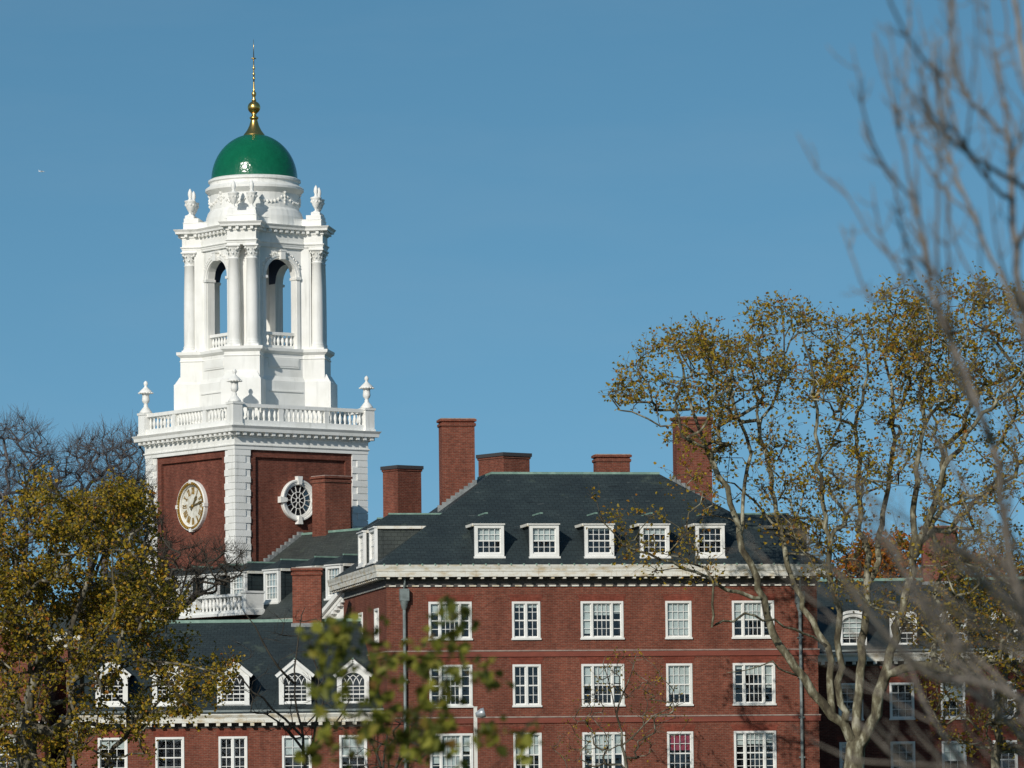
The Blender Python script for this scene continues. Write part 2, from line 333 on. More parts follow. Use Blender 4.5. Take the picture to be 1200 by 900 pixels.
def window(parent, xf, w, h, kind, blind=0.4, sashcol=None, blindmat=None, nh=4):
    """recessed timber window; xf puts its bottom centre on the wall face, -y outwards"""
    key = (kind, round(w, 2), round(h, 2), nh)
    c = 0.115; hw = w/2
    lights = {'triple': [(-hw+c, -hw+c+0.24*w-0.10, 1), (-hw+c+0.24*w, hw-c-0.24*w, 4), (hw-c-0.24*w+0.10, hw-c, 1)],
              'pair': [(-hw+c, -0.06, 2), (0.06, hw-c, 2)], 'single': [(-hw+c, hw-c, 4)], 'three': [(-hw+c, hw-c, 3)]}[kind]
    if key not in WCACHE:
        f = MB()
        f.box(-hw, -0.05, 0, -hw+c, 0.12, h); f.box(hw-c, -0.05, 0, hw, 0.12, h)
        f.box(-hw+c, -0.047, h-c, hw-c, 0.12, h); f.box(-hw-0.04, -0.10, -0.09, hw+0.04, 0.10, 0.003); f.box(-hw+c, -0.047, 0.003, hw-c, 0.12, 0.05)
        for (a, b, n), (a2, b2, n2) in zip(lights, lights[1:]): f.box(b, -0.044, 0.05, a2, 0.12, h-c)
        fo = f.build('window', WHITE)
        s = MB()
        for a, b, n in lights: sash_bars(s, a, b, 0.05, h-c, n, nh, 0.075)
        so = s.build('sash', WHITE)
        p = MB(); p.quad((-hw+c,0.085,0.05), (hw-c,0.085,0.05), (hw-c,0.085,h-c), (-hw+c,0.085,h-c)); po = p.build('glass_pane', GLASS)
        WCACHE[key] = (fo.data, so.data, po.data)
        for o in (fo, so, po): bpy.data.objects.remove(o)
    fm, sm, pm = WCACHE[key]
    def put(n, me, par):
        o = bpy.data.objects.new(n, me); COL.objects.link(o); o.parent = par; return o
    fo = put('window', fm, parent); fo.matrix_local = xf
    put('sash', sm, fo); put('glass_pane', pm, fo)
    bl = MB(); zt = h-c
    for k, (a, b, n) in enumerate(lights):
        f = blind if not hasattr(blind, '__len__') else blind[k % len(blind)]
        if f > 0: bl.quad((a+0.02,0.13,zt-(zt-0.05)*f), (b-0.02,0.13,zt-(zt-0.05)*f), (b-0.02,0.13,zt), (a+0.02,0.13,zt))
    if bl.f: bl.build('blind', blindmat or BLIND, fo)
    return fo
def facade(mb, x0, x1, z0, z1, holes, xf=None, depth=0.35):
    """wall sheet in the plane y=0 with real openings and their reveals"""
    old = mb.xf; mb.xf = xf if xf is not None else old
    xs = sorted({x0, x1} | {v for h in holes for v in (h[0], h[1])}); zs = sorted({z0, z1} | {v for h in holes for v in (h[2], h[3])})
    for a, b in zip(xs, xs[1:]):
        for c, d in zip(zs, zs[1:]):
            mx, mz = (a+b)/2, (c+d)/2
            if any(h[0] < mx < h[1] and h[2] < mz < h[3] for h in holes): continue
            mb.quad((a,0,c), (b,0,c), (b,0,d), (a,0,d))
    for a, b, c, d in holes:
        mb.quad((a,0,c), (a,0,d), (a,depth,d), (a,depth,c)); mb.quad((b,0,c), (b,depth,c), (b,depth,d), (b,0,d))
        mb.quad((a,0,d), (b,0,d), (b,depth,d), (a,depth,d)); mb.quad((a,0,c), (a,depth,c), (b,depth,c), (b,0,c))
    mb.xf = old
T = lambda x, y, z: Matrix.Translation((x, y, z))
def RZ(a): return Matrix.Rotation(a, 4, 'Z')
def dormer(parent, xf, w, h, depth, kind, slope, blind=0.4, cheek=None, nh=4):
    """dormer with slate cheeks, white front, sash window and its own roof; origin bottom centre of the front"""
    cheek = cheek or SLATE; hw = w/2; c = 0.17
    if kind == 'gable': top = lambda x: h + 0.62*(1-abs(x)/hw)
    elif kind == 'arch': top = lambda x: h + 0.30*sqrt(max(0, 1-(x/hw)**2))
    else: top = lambda x: h
    b = MB(); d0 = 0.04
    b.box(-hw+0.05, d0+0.35, -0.6, hw-0.05, depth, h-0.04); 
    for sx in (-1, 1): b.box(sx*(hw-0.06)-0.05, d0, -0.6, sx*(hw-0.06)+0.05, d0+0.36, h-0.02)
    root = b.build('dormer', cheek, parent); root.matrix_local = xf
    f = MB(); hx = hw-c
    if kind == 'gable': ht = lambda x: h-0.50+0.62*sqrt(max(0, 1-(x/hx)**2)) if False else h-0.62+hx*1.05*sqrt(max(0, 1-(x/hx)**2))
    elif kind == 'arch': ht = lambda x: h-0.28+0.30*sqrt(max(0, 1-(x/hx)**2))
    else: ht = lambda x: h-c
    panel_front(f, -hw, hw, top, -hx, hx, c, ht, -0.05, 0.10)
    f.box(-hw-0.06, -0.14, -0.10, hw+0.06, 0.03, 0.004)
    if kind == 'gable':
        for sx in (-1, 1):
            a = Vector((sx*(hw+0.16), -0.02, h-0.12)); p = Vector((0, -0.02, h+0.70))
            f.bar(a, p, 0.17, 0.17)
            f.box(sx*hw*0.86-0.13, -0.09, 0.0, sx*hw*0.86+0.13, -0.052, h-0.1)
    elif kind == 'hip':
        f.box(-hw-0.05, -0.13, h, hw+0.05, 0.10, h+0.09)
    else:
        pts = [(x, top(x)) for x in [(-1+2*i/12)*hw for i in range(13)]]
        for (xa, za), (xb, zb) in zip(pts, pts[1:]): f.bar((xa,-0.045,za), (xb,-0.045,zb), 0.16, 0.10)
    f.build('window_frame', WHITE, root)
    s = MB(); y = 0.08
    if kind == 'gable':
        zs = h-0.62; sash_bars(s, -hx, hx, c, zs, 4, 4, y)
        Rr = hx*1.05
        for k in range(-1, 2):
            x0 = k*hx/2
            for sg in (-1, 1):                       # interlaced gothic tracery
                pts = []
                for i in range(9):
                    a = i/8*1.05; x = x0+sg*hx*(1-cos(a)); z = zs+hx*sin(a)
                    if abs(x) < hx and z < ht(x)+0.02: pts.append((x, y-0.012, z))
                for p, q in zip(pts, pts[1:]): s.bar(p, q, 0.035, 0.02)
    elif kind == 'arch':
        zs = h-0.28; sash_bars(s, -hx, hx, c, zs, 3, 4, y)
        for k in (1, 2): x = -hx+2*hx*k/3; s.box(x-0.018, y-0.03, zs, x+0.018, y, ht(x))
    else: sash_bars(s, -hx, hx, c, h-c, 4, nh, y)
    s.build('sash', WHITE, root)
    p = MB(); fill(p, -hx, hx, c, ht, 0.092); p.build('glass_pane', GLASS, root)
    if blind > 0:
        zt = h-c if kind == 'hip' else h-0.62
        p = MB()
        if kind == 'hip': p.quad((-hx,0.16,zt-(zt-c)*blind), (hx,0.16,zt-(zt-c)*blind), (hx,0.16,zt), (-hx,0.16,zt))
        else: fill(p, -hx, hx, zt-(zt-c)*blind, ht, 0.16)
        p.build('blind', BLIND, root)
    p = MB(); fill(p, -hw+0.12, hw-0.12, 0.05, lambda x: min(ht(max(-hx,min(hx,x)))+0.05, h), 0.37); p.build('room_interior', INSIDE, root)
    r = MB(); rd = depth+1.2; cap = MB()
    if kind == 'hip':
        o = 0.07; rh = 0.09+0.72*hw
        A = (-hw-o, -0.18, h+0.09); B = (hw+o, -0.18, h+0.09); C2 = (0, hw*0.95, h+rh); D = (0, rd, h+rh); E = (-hw-o, rd, h+0.09); G = (hw+o, rd, h+0.09)
        r.add([A,B,C2,D,E,G], [[0,1,2],[1,5,3,2],[4,0,2,3],[0,4,5,1]])
        cap.box(-0.07, hw*0.95-0.05, h+rh-0.03, 0.07, rd, h+rh+0.05)
        fas = MB(); fas.box(-hw-0.10, 0.11, h-0.06, -hw+0.02, depth-0.1, h+0.087); fas.box(hw-0.02, 0.11, h-0.06, hw+0.10, depth-0.1, h+0.087); fas.build('fascia', CREAM, root)
    elif kind == 'gable':
        o = 0.17; A = (-hw-o, -0.20, h-0.05); P = (0, -0.20, h+0.80); B = (hw+o, -0.20, h-0.05)
        bk = lambda q: (q[0], rd, q[2])
        r.add([A,P,B,bk(A),bk(P),bk(B)], [[0,3,4,1],[1,4,5,2]])
        cap.box(-0.05, -0.15, h+0.77, 0.05, rd, h+0.84)
    else:
        xs = [(-1+2*i/12)*(hw+0.10) for i in range(13)]
        tp = lambda x: h+0.08+0.32*sqrt(max(0, 1-(x/(hw+0.11))**2))
        for a, b2 in zip(xs, xs[1:]): r.quad((a,-0.10,tp(a)), (b2,-0.10,tp(b2)), (b2,rd,tp(b2)), (a,rd,tp(a)))
        cap.box(-0.05, 0.1, h+0.39, 0.05, rd, h+0.42)
    r.build('dormer_roof', SLATE, root); cap.build('ridge_cap', COPPER, root)
    return root
def chimney(parent, x0, y0, x1, y1, z0, z1, cap='brick', rotz=0.0, loc=None, mat=None):
    mat = mat or BRICK; m = MB(); P = rect(x0, y0, x1, y1)
    if cap == 'brick':
        m.sweep(P, [(0,z0), (0,z1-0.42), (0.07,z1-0.36), (0.07,z1-0.24), (0.0,z1-0.2), (0.0,z1-0.16), (0.10,z1-0.12), (0.10,z1)])
    else: m.sweep(P, [(0,z0), (0,z1-0.34), (0.05,z1-0.30), (0.05,z1-0.2)])
    o = m.build('chimney', mat, parent, loc, rotz)
    c = MB()
    if cap == 'brick':
        c.prism(offset(P, 0.04), z1+0.002, z1+0.05)
    else: c.prism(offset(P, 0.10), z1-0.198, z1)
    c.build('chimney_cap', CAPM if cap != 'brick' else STONE, o)
    return o

# ------------------------------------------------------------------ the brick pavilion
pav_o = at(453, 700, 244); PA = R(10.5); PF = Frame(pav_o, PA)
pav = empty('brick_pavilion', (pav_o.x, pav_o.y, 0), PA)
tag(pav, 'large red brick block with five white dormers on its hipped slate roof', 'building')
PW = PF.hit(959, 800)[0]; PD = 16.0
EAVE = PF.hit(450, 662, -0.6)[1]
zF = lambda y: PF.hit(706, y)[1]
cols = [PF.hit(x, 730)[0] for x in (527.5, 616.5, 705.5, 795.0, 882.5)]
rows = [(zF(747.5), zF(704.5)), (zF(826), zF(778)), (zF(908), zF(858))]
kinds = ['triple', 'pair', 'triple', 'single', 'triple']; wid = {'triple': 2.28, 'pair': 1.5, 'single': 1.40}
holes = []; wins = []
blinds = [[(0.3,0.55,0.2), 0.12, (0.9,0.35,0.3), 0.95, (0.55,0.55,0.1)],
          [(0.1,0.35,0.1), 0.0, (0.5,0.45,0.45), 0.75, (0.1,0.25,0.6)],
          [(0.7,0.85,0.4), 0.5, (0.55,0.62,0.5), 0.42, (0.3,0.28,0.25)]]
for r, (zb, zt) in enumerate(rows):
    for c, cx in enumerate(cols):
        k = kinds[c]; ww = wid[k]; holes.append((cx-ww/2, cx+ww/2, zb, zt)); wins.append((cx, zb, ww, zt-zb, k, blinds[r][c], r, c))
wall = MB(); facade(wall, 0, PW, 0, EAVE-0.3, holes)
side_holes = []
XL = T(0, 0, 0) @ RZ(-pi/2)                # left side wall: its x runs from back to front
ys = [PF.hitx(441.7, 730)[0], PF.hitx(423, 725)[0]]
zs0, zs1 = PF.hitx(441.7, 752)[1], PF.hitx(441.7, 713)[1]
for yy in ys: side_holes.append((-yy-0.7, -yy+0.7, zs0, zs1))
facade(wall, -PD, 0, 0, EAVE-0.3, side_holes, XL)
facade(wall, 0, PD, 0, EAVE-0.3, [], T(PW, 0, 0) @ RZ(pi/2)); facade(wall, 0, PW, 0, EAVE-0.3, [], T(PW, PD, 0) @ RZ(pi))
wall.build('wall', BRICK, pav)
rm = MB(); rm.box(0.5, 0.5, 0.1, PW-0.5, PD-0.5, EAVE-0.4); rm.build('room_interior', INSIDE, pav)
for cx, zb, ww, hh, k, bl, r, c in wins:
    window(pav, T(cx, 0.0, zb), ww, hh, k, bl, blindmat=CURTAIN_RED if (r == 2 and c == 3) else None, nh=6 if (c == 4 and r == 2) else 4)
for a, b, c, d in side_holes: window(pav, XL @ T((a+b)/2, 0, c), b-a, d-c, 'single', 0.4)
for cx, zb, ww, hh, k, bl, r, c in wins:
    l = MB(); zt = zb+hh; l.add([(cx-ww/2-0.03,-0.012,zt), (cx+ww/2+0.03,-0.012,zt), (cx+ww/2+0.17,-0.012,zt+0.36), (cx-ww/2-0.17,-0.012,zt+0.36),
        (cx-ww/2-0.03,0.02,zt), (cx+ww/2+0.03,0.02,zt), (cx+ww/2+0.17,0.02,zt+0.36), (cx-ww/2-0.17,0.02,zt+0.36)],
        [[0,1,2,3],[0,4,5,1],[3,2,6,7],[1,5,6,2],[0,3,7,4]])
    l.build('lintel', LINTEL, pav)
WP = rect(0, 0, PW, PD)
for yt in (761.0, 838.5):
    zt = zF(yt); b = MB(); b.sweep(WP, [(0.003, zt-0.36), (0.07, zt-0.36), (0.07, zt-0.09), (0.003, zt-0.085)], cap=False)
    so = b.build('string_course', BAND, pav)
    b = MB(); b.sweep(WP, [(0.0, zt-0.078), (0.10, zt-0.078), (0.10, zt-0.03), (0.0, zt-0.005)], cap=False); b.build('stone_cap', STONE, so)
# cornice: gutter, fascia, soffit, modillions and dentils
co = MB(); E = EAVE
co.sweep(WP, [(0.57,E-0.60), (0.60,E-0.62), (0.61,E-0.36), (0.64,E-0.34), (0.65,E-0.22), (0.69,E-0.10), (0.71,E), (0.2,E+0.02)], cap=False)
def teeth(mb, x0, x1, n, wd, d0, d1, z0, z1, xf=None):
    old = mb.xf
    if xf is not None: mb.xf = xf
    for k in range(n):
        x = x0+(x1-x0)*(k+0.5)/n; mb.box(x-wd/2, -d1, z0, x+wd/2, -d0, z1)
    mb.xf = old
for xf, L in ((None, PW), (XL, PD)):
    a = (0, L) if xf is None else (-L, 0)
    teeth(co, a[0]-0.3, a[1]+0.3, int(L/0.6), 0.16, 0.11, 0.55, E-0.73, E-0.635, xf)
    teeth(co, a[0], a[1], int(L/0.6), 0.36, 0.042, 0.09, E-1.115, E-1.04, xf)
co.build('cornice', CREAM, pav)
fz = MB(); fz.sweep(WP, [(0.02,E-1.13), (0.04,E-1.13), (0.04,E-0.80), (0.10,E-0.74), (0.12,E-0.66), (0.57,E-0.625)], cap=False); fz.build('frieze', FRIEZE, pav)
gt = MB()
for k in range(36): x = -0.55+(PW+1.1)*(k+0.5)/36; gt.box(x-0.03, -0.73, E-0.04, x+0.03, -0.3, E+0.06)
gt.build('gutter_bracket', COPPER, pav)
ro = MB(); O = 0.55; SB = 6.5
DK = PF.hit(672, 554.5, SB-O)[1]
xr0 = PF.hit(577, 555, SB-O)[0]; xr1 = PF.hit(771, 554.5, SB-O)[0]
v = [(-O,-O,E), (PW+O,-O,E), (PW+O,PD+O,E), (-O,PD+O,E), (xr0,SB-O,DK), (xr1,SB-O,DK), (xr1,PD-SB+O,DK), (xr0,PD-SB+O,DK)]
ro.add(v, [[0,1,5,4],[1,2,6,5],[2,3,7,6],[3,0,4,7],[4,5,6,7],[0,3,2,1]])
ro.build('roof', SLATE, pav)
SLP = (DK-E)/SB; SLS = (DK-E)/(xr0+O)
rc = MB(); rc.sweep([(xr0,SB-O),(xr1,SB-O),(xr1,PD-SB+O),(xr0,PD-SB+O)], [(0.03,DK-0.08),(0.08,DK-0.06),(0.08,DK+0.06),(-0.2,DK+0.07)], cap=False); rc.build('ridge_cap', COPPER, pav)
for k, px in enumerate((573.5, 638, 702.5, 767.5, 832.5)):
    x, z = PF.hit(px, 654, 0.0); hh = PF.hit(px, 613, 0.0)[1]-z
    dormer(pav, T(x, 0.0, z+0.08), 1.56, hh-0.17, 3.0, 'hip', SLP, (0.52, 0.50, 0.1, 0.25, 0.0)[k])
for side in (0, 1):
    for yy in (3.3, 7.2):
        u = 0.35; z = E+SLS*(u+0.1)
        if side == 0: xf = T(u-O, yy, z) @ RZ(-pi/2)
        else: xf = T(PW+O-u, yy, z) @ RZ(pi/2)
        dormer(pav, xf, 1.9, 1.78, 2.9, 'hip', SLS, 0.6, cheek=SLATE_L)
def pchim(pxa, pxb, ytop, ybot, yoff, dep, cap='brick'):
    xa, zt = PF.hit(pxa, ytop, yoff); xb, _ = PF.hit(pxb, ytop, yoff); zb = PF.hit(pxa, ybot, yoff)[1]
    return chimney(pav, xa, yoff, xb, yoff+dep, zb-1.5, zt, cap)
pchim(517.5, 556, 491, 600, 6.6, 1.0); pchim(792.5, 833.5, 489, 590, 6.6, 1.0); pchim(699, 738, 533, 556, 12.0, 0.9)
fl = MB()
for k in range(9):                        # stepped flashing where the tall chimneys meet the slope
    f = k/8; x = PF.hit(515, 560, 6.6)[0]; x2 = PF.hit(556, 560, 6.6)[0]; xx = x+(x2-x)*f; zz = E+SLS*(xx+O)
    fl.box(xx-0.12, 6.56, zz-0.1, xx+0.12, 6.62, zz+0.30)
fl.build('flashing', LEAD, pav)
fl = MB()
for k in range(9):
    f = k/8; x = PF.hit(789.5, 560, 6.6)[0]; x2 = PF.hit(833.5, 560, 6.6)[0]; xx = x+(x2-x)*f; zz = E+SLS*(PW+O-xx)
    fl.box(xx-0.12, 6.56, zz-0.1, xx+0.12, 6.62, zz+0.28)
fl.build('flashing', LEAD, pav)
def downpipe(parent, fr, px, ytop, yoff=-0.16, hopper=True):
    x, zt = fr.hit(px, ytop, yoff); m = MB()
    m.tube([(x,yoff,0),(x,yoff,zt-1.1)], 0.085, 8)
    for k in range(7):
        z = 1.5+k*2.1
        if z > zt-1.4: break
        m.box(x-0.15, yoff-0.05, z, x+0.15, 0, z+0.08)
    if hopper:
        m.prism(rect(x-0.24, yoff-0.2, x+0.24, yoff+0.14), zt-0.62, zt); m.lathe([(0.085,-1.1),(0.14,-1.0),(0.24,-0.63)], 10, (x,yoff,zt))
        m.tube([(x,yoff,zt), (x+0.03,yoff-0.05,zt+0.3), (x,yoff-0.15,zt+0.75)], 0.06, 8)
    return m.build('downpipe', PIPE, parent)
downpipe(pav, PF, 473.5, 690); downpipe(pav, PF, 937, 693)

# ------------------------------------------------------------------ the clock tower
TA = R(37.5); nc = at(275.4, 560, 275.0); TS = 4.8
ctr = Vector((nc.x, nc.y, 0)) + Vector((cos(TA)-sin(TA), sin(TA)+cos(TA), 0))*TS
TF = Frame((ctr.x, ctr.y), TA)
tw = empty('clock_tower', (ctr.x, ctr.y, 0), TA)
tag(tw, 'tall square brick clock tower with white belfry, green dome and gold spire', 'clock tower')
zc = lambda y: TF.hit(277.5, y, -TS)[1]      # height seen at the near corner
ZFR, ZC, ZRAIL = zc(526), zc(499), zc(471.8)
SQ = rect(-TS, -TS, TS, TS)
QW, ins = 1.12, 0.42
faces = [RZ(0), RZ(-pi/2), RZ(pi/2), RZ(pi)]     # right face, left face (clock), hidden faces
bk = MB(); ptop = ZFR-0.42
for xf in faces:
    X = xf @ T(0, -TS+0.12, 0)
    facade(bk, -TS+QW-0.1, TS-QW+0.1, 0, ZFR, [(-TS+QW+ins, TS-QW-ins, 8.0, ptop)], X, 0.17)
    bk.xf = X; bk.quad((-TS+QW+ins,0.17,8), (TS-QW-ins,0.17,8), (TS-QW-ins,0.17,ptop), (-TS+QW+ins,0.17,ptop)); bk.xf = None
bk.build('wall', BRICK_T, tw)
BH = zc(526)-zc(533.9)
for sx, sy in ((-1,-1), (1,-1), (-1,1), (1,1)):
    q = MB(); k = 0; z = ZFR
    while z > 9:
        la, lb = (QW, QW-0.36) if k % 2 == 0 else (QW-0.36, QW)
        z0 = z-BH
        for (dx, dy, pr, zz0, zz1) in ((la, lb, 0.0, z0+0.035, z-0.004), (QW-0.02, QW-0.02, -0.045, z0, z0+0.034)):
            if pr == 0:
                P = [(0,0),(dx,0),(dx,0.3),(0.3,0.3),(0.3,dy),(0,dy)]
            else: P = [(0.045,0.045),(QW-0.4,0.045),(QW-0.4,0.3),(0.3,0.3),(0.3,QW-0.4),(0.045,QW-0.4)]
            P = [(-TS+a, -TS+b) for a, b in P]; P = [(x*(-sx), y*(-sy)) for x, y in P]
            if sx*sy < 0: P = P[::-1]
            q.prism(P, zz0, zz1)
        # flat white backing that fills the short side of each block
        P = [(0.06,0.06),(QW,0.06),(QW,0.3),(0.3,0.3),(0.3,QW),(0.06,QW)]
        P = [(-TS+a, -TS+b) for a, b in P]; P = [(x*(-sx), y*(-sy)) for x, y in P]
        if sx*sy < 0: P = P[::-1]
        q.prism(P, z0+0.001, z-0.001)
        z = z0; k += 1
    q.build('quoin_pier', WHITE_T, tw)
ent = MB()
za, zd = zc(520), zc(511)
ent.sweep(SQ, [(-0.1,ZFR), (0.03,ZFR), (0.03,za-0.12), (0.10,za-0.06), (0.10,za), (0.03,za+0.03), (0.03,zd-0.05), (0.12,zd), (0.14,zd+0.22), (0.50,zd+0.26), (0.52,ZC-0.16), (0.60,ZC-0.04), (0.62,ZC), (-0.6,ZC+0.06)])
for xf in faces: teeth(ent, -TS-0.3, TS+0.3, 20, 0.22, 0.13, 0.42, zd+0.06, zd+0.255, xf @ T(0, -TS, 0))
ent.build('cornice', WHITE_T, tw)
# balustrade round the roof walk
BP = TS-0.02
def ped(mb, x, y, hw, z0, z1):
    mb.sweep(rect(x-hw, y-hw, x+hw, y+hw), [(0.05,z0), (0.05,z0+0.10), (0,z0+0.13), (0,z1-0.16), (0.05,z1-0.13), (0.06,z1)])
BAL = [(0.055,0),(0.075,0.04),(0.05,0.08),(0.06,0.14),(0.095,0.26),(0.10,0.34),(0.075,0.46),(0.045,0.60),(0.05,0.66),(0.07,0.70),(0.07,0.75)]
def baluster_mesh(h, sc=1.0):
    m = MB(); m.lathe([(r*sc, z*h/0.75) for r, z in BAL], 8); o = m.build('baluster', WHITE_T); me = o.data; bpy.data.objects.remove(o); return me
zb0, zb1, zrl = ZC+0.05, zc(491.5), zc(476.5)
bal_me = baluster_mesh(zrl-zb1)
for fi, xf in enumerate(faces):
    rail = MB(xf)
    rail.box(-BP+0.34, -BP-0.20, ZC+0.03, BP-0.34, -BP+0.20, zb1)
    rail.box(-BP+0.34, -BP-0.17, zrl, BP-0.34, -BP+0.17, ZRAIL-0.03)
    bl = rail.build('balustrade', WHITE_T, tw)
    peds = [-1.55, 1.75]
    pm = MB(xf)
    for x in peds: pm.box(x-0.16, -BP-0.14, zb1, x+0.16, -BP+0.14, zrl)
    pm.build('balustrade_post', WHITE_T, bl)
    for a, b, n in ((-BP+0.36, peds[0]-0.18, 7), (peds[0]+0.18, peds[1]-0.18, 9), (peds[1]+0.18, BP-0.36, 7)):
        for k in range(n):
            o = bpy.data.objects.new('baluster', bal_me); COL.objects.link(o); o.parent = bl
            o.matrix_local = xf @ T(a+(b-a)*(k+0.5)/n, -BP, zb1)
URN_L = [(0.0,0),(0.42,0.0),(0.40,0.08),(0.30,0.20),(0.20,0.32),(0.13,0.40),(0.15,0.46),(0.11,0.52),(0.12,0.58),(0.22,0.68),(0.25,0.80),(0.23,0.92),(0.22,1.10),(0.25,1.16),(0.43,1.20),(0.45,1.26),(0.36,1.36),(0.20,1.50),(0.10,1.60),(0.08,1.66),(0.13,1.74),(0.14,1.82),(0.09,1.92),(0.0,1.98)]
for sx, sy in ((-1,-1),(1,-1),(1,1),(-1,1)):
    pm = MB(); ped(pm, sx*BP, sy*BP, 0.33, ZC+0.03, ZRAIL+0.04); po = pm.build('corner_pedestal', WHITE_T, tw)
    u = MB(); u.lathe([(r*0.95, z) for r, z in URN_L], 16, (sx*BP, sy*BP, ZRAIL+0.04))
    for k in range(16): a = k*pi/8; u.lathe([(0,-0.05),(0.06,0),(0,0.05)], 6, (sx*BP+0.43*cos(a), sy*BP+0.43*sin(a), ZRAIL+0.04+1.22))
    u.build('urn_finial', WHITE_T, tw)
# belfry stages: square body with a projecting pier on every corner
def plan(a, wp, e):
    out = []; s0 = a*sqrt(2)-wp/2
    for k in range(4):
        an = pi/4+k*pi/2; d = Vector((cos(an), sin(an))); n = Vector((-sin(an), cos(an)))
        for s, t in ((s0,-wp/2),(e,-wp/2),(e,wp/2),(s0,wp/2)): q = d*s+n*t; out.append((q.x, q.y))
    return out
DP = 4.35
def zp(y, off=DP):                        # height seen on the front pier
    Yp = ctr.y-off; return at(285, y, Yp).z
st = MB()
zp1, zp2, zled, zcol = zp(441, 4.9), zp(434, 4.6), zp(411.5, 4.5), zp(405, 4.5)
P0 = plan(3.12, 2.40, 4.78); P1 = plan(2.93, 2.15, 4.40)
st.sweep(P0, [(0,ZC-0.2), (0,zp1-0.10), (-0.06,zp1-0.04), (-0.30,zp2)])
st.sweep(P1, [(0,zp1-0.2), (0,zp(417,4.5)), (0.05,zp(416,4.5)), (0,zp(414.5,4.5)), (0,zled), (0.06,zled+0.04), (0.20,zled+0.16), (0.22,zcol), (-0.5,zcol+0.03)])
for xf in faces:                          # raised panel and grooves on each wide side
    X = xf @ T(0, -2.95, 0); st.xf = X
    za_, zb_ = zp(430.5, 3), zp(419, 3)
    st.box(-1.12, -0.05, za_, 1.12, 0.05, zb_)
    st.box(-1.0, -0.075, za_+0.1, 1.0, -0.04, zb_-0.1)
    st.xf = xf @ T(0, -3.15, 0); st.box(-1.2, -0.04, zp(459,3), 1.2, 0.05, zp(457.5,3))
    st.xf = None
st.build('belfry_base', WHITE_T, tw)
# arcade: four arched walls
zarc = zp(300, 3.0); zspr = zp(322.8, 2.8); zcapt = zp(286, 4.3)
AW = 1.08
aw = MB(); A = 2.72
for xf in faces:
    aw.xf = xf @ T(0, -A, 0)
    hw = 2.35; ht = lambda x: zspr+AW*sqrt(max(0, 1-(x/AW)**2)); TH = 0.50
    sub = lambda a, b, k: [a+(b-a)*i/k for i in range(k+1)]
    xs = sub(-AW, AW, 20)
    for yy, fl in ((0, 1), (TH, -1)):
        for a, b in zip(xs, xs[1:]): aw.quad((a,yy,ht(a)), (b,yy,ht(b)), (b,yy,zcapt+0.1), (a,yy,zcapt+0.1))
        for a, b in ((-hw,-AW), (AW,hw)): aw.quad((a,yy,zcol), (b,yy,zcol), (b,yy,zcapt+0.1), (a,yy,zcapt+0.1))
    for a, b in zip(xs, xs[1:]): aw.quad((a,0,ht(a)), (a,TH,ht(a)), (b,TH,ht(b)), (b,0,ht(b)))
    for sx in (-1, 1): aw.quad((sx*AW,0,zcol), (sx*AW,TH,zcol), (sx*AW,TH,zspr), (sx*AW,0,zspr))
    # archivolt, imposts, jamb strips, keystone
    for r0, r1, pr in ((AW+0.02, AW+0.14, 0.08), (AW+0.14, AW+0.26, 0.13)):
        for k in range(20):
            a0, a1 = pi*k/20, pi*(k+1)/20
            p = [(-cos(a0)*r0, -pr, zspr+sin(a0)*r0), (-cos(a1)*r0, -pr, zspr+sin(a1)*r0), (-cos(a1)*r1, -pr, zspr+sin(a1)*r1), (-cos(a0)*r1, -pr, zspr+sin(a0)*r1)]
            q = [(x, 0.01, z) for x, y, z in p]
            aw.add(p+q, [[0,1,2,3],[3,2,6,7],[0,4,5,1]])
    for sx in (-1, 1):
        aw.box(min(sx*(AW-0.05), sx*(AW+0.30)), -0.16, zspr-0.16, max(sx*(AW-0.05), sx*(AW+0.30)), TH+0.05, zspr)
        aw.box(min(sx*(AW+0.04), sx*(AW+0.26)), -0.08, zcol, max(sx*(AW+0.04), sx*(AW+0.26)), 0.01, zspr-0.16)
    aw.box(-0.16, -0.30, zspr+AW-0.08, 0.16, 0.05, zspr+AW+0.50); aw.box(-0.22, -0.33, zspr+AW+0.40, 0.22, 0.04, zspr+AW+0.49)
    for sx in (-1, 1):                    # carved spandrel sprays
        for k in range(9):
            an = pi/2-sx*(0.25+0.11*k); rr = AW+0.34+0.05*(k % 2)
            aw.lathe([(0,-0.08),(0.08,0),(0,0.08)], 6, (cos(an)*rr, -0.08, zspr+sin(an)*rr))
    aw.xf = None
for k in range(4):                        # solid corner piers behind the columns
    an = pi/4+k*pi/2; aw.xf = RZ(an); aw.box(2.80, -0.88, zcol, 3.46, 0.88, zcapt+0.1)
    for sy in (-1, 1): aw.box(3.20, sy*0.555-0.28, zcol, 3.56, sy*0.555+0.28, zcapt-0.02)
    aw.xf = None
aw.build('belfry_arcade', WHITE_T, tw)
cl = MB(); cl.box(-2.2, -2.2, zcapt-0.05, 2.09, 2.09, zcapt+0.08)
for xf in faces:
    cl.xf = xf @ T(0, -A+TH+0.012, 0)
    for a, b in zip(xs, xs[1:]): cl.quad((a,0,ht(a)), (b,0,ht(b)), (b,0,zcapt), (a,0,zcapt))
    for a, b in ((-2.2,-AW), (AW,2.2)): cl.quad((a,0,zspr+0.02), (b,0,zspr+0.02), (b,0,zcapt), (a,0,zcapt))
    cl.xf = None
cl.build('belfry_ceiling', NAVY, tw)
fb = MB(); fb.box(-2.1, -2.1, zcol+0.001, 2.1, 2.1, zcol+0.12); fb.build('belfry_floor', WHITE_T, tw)
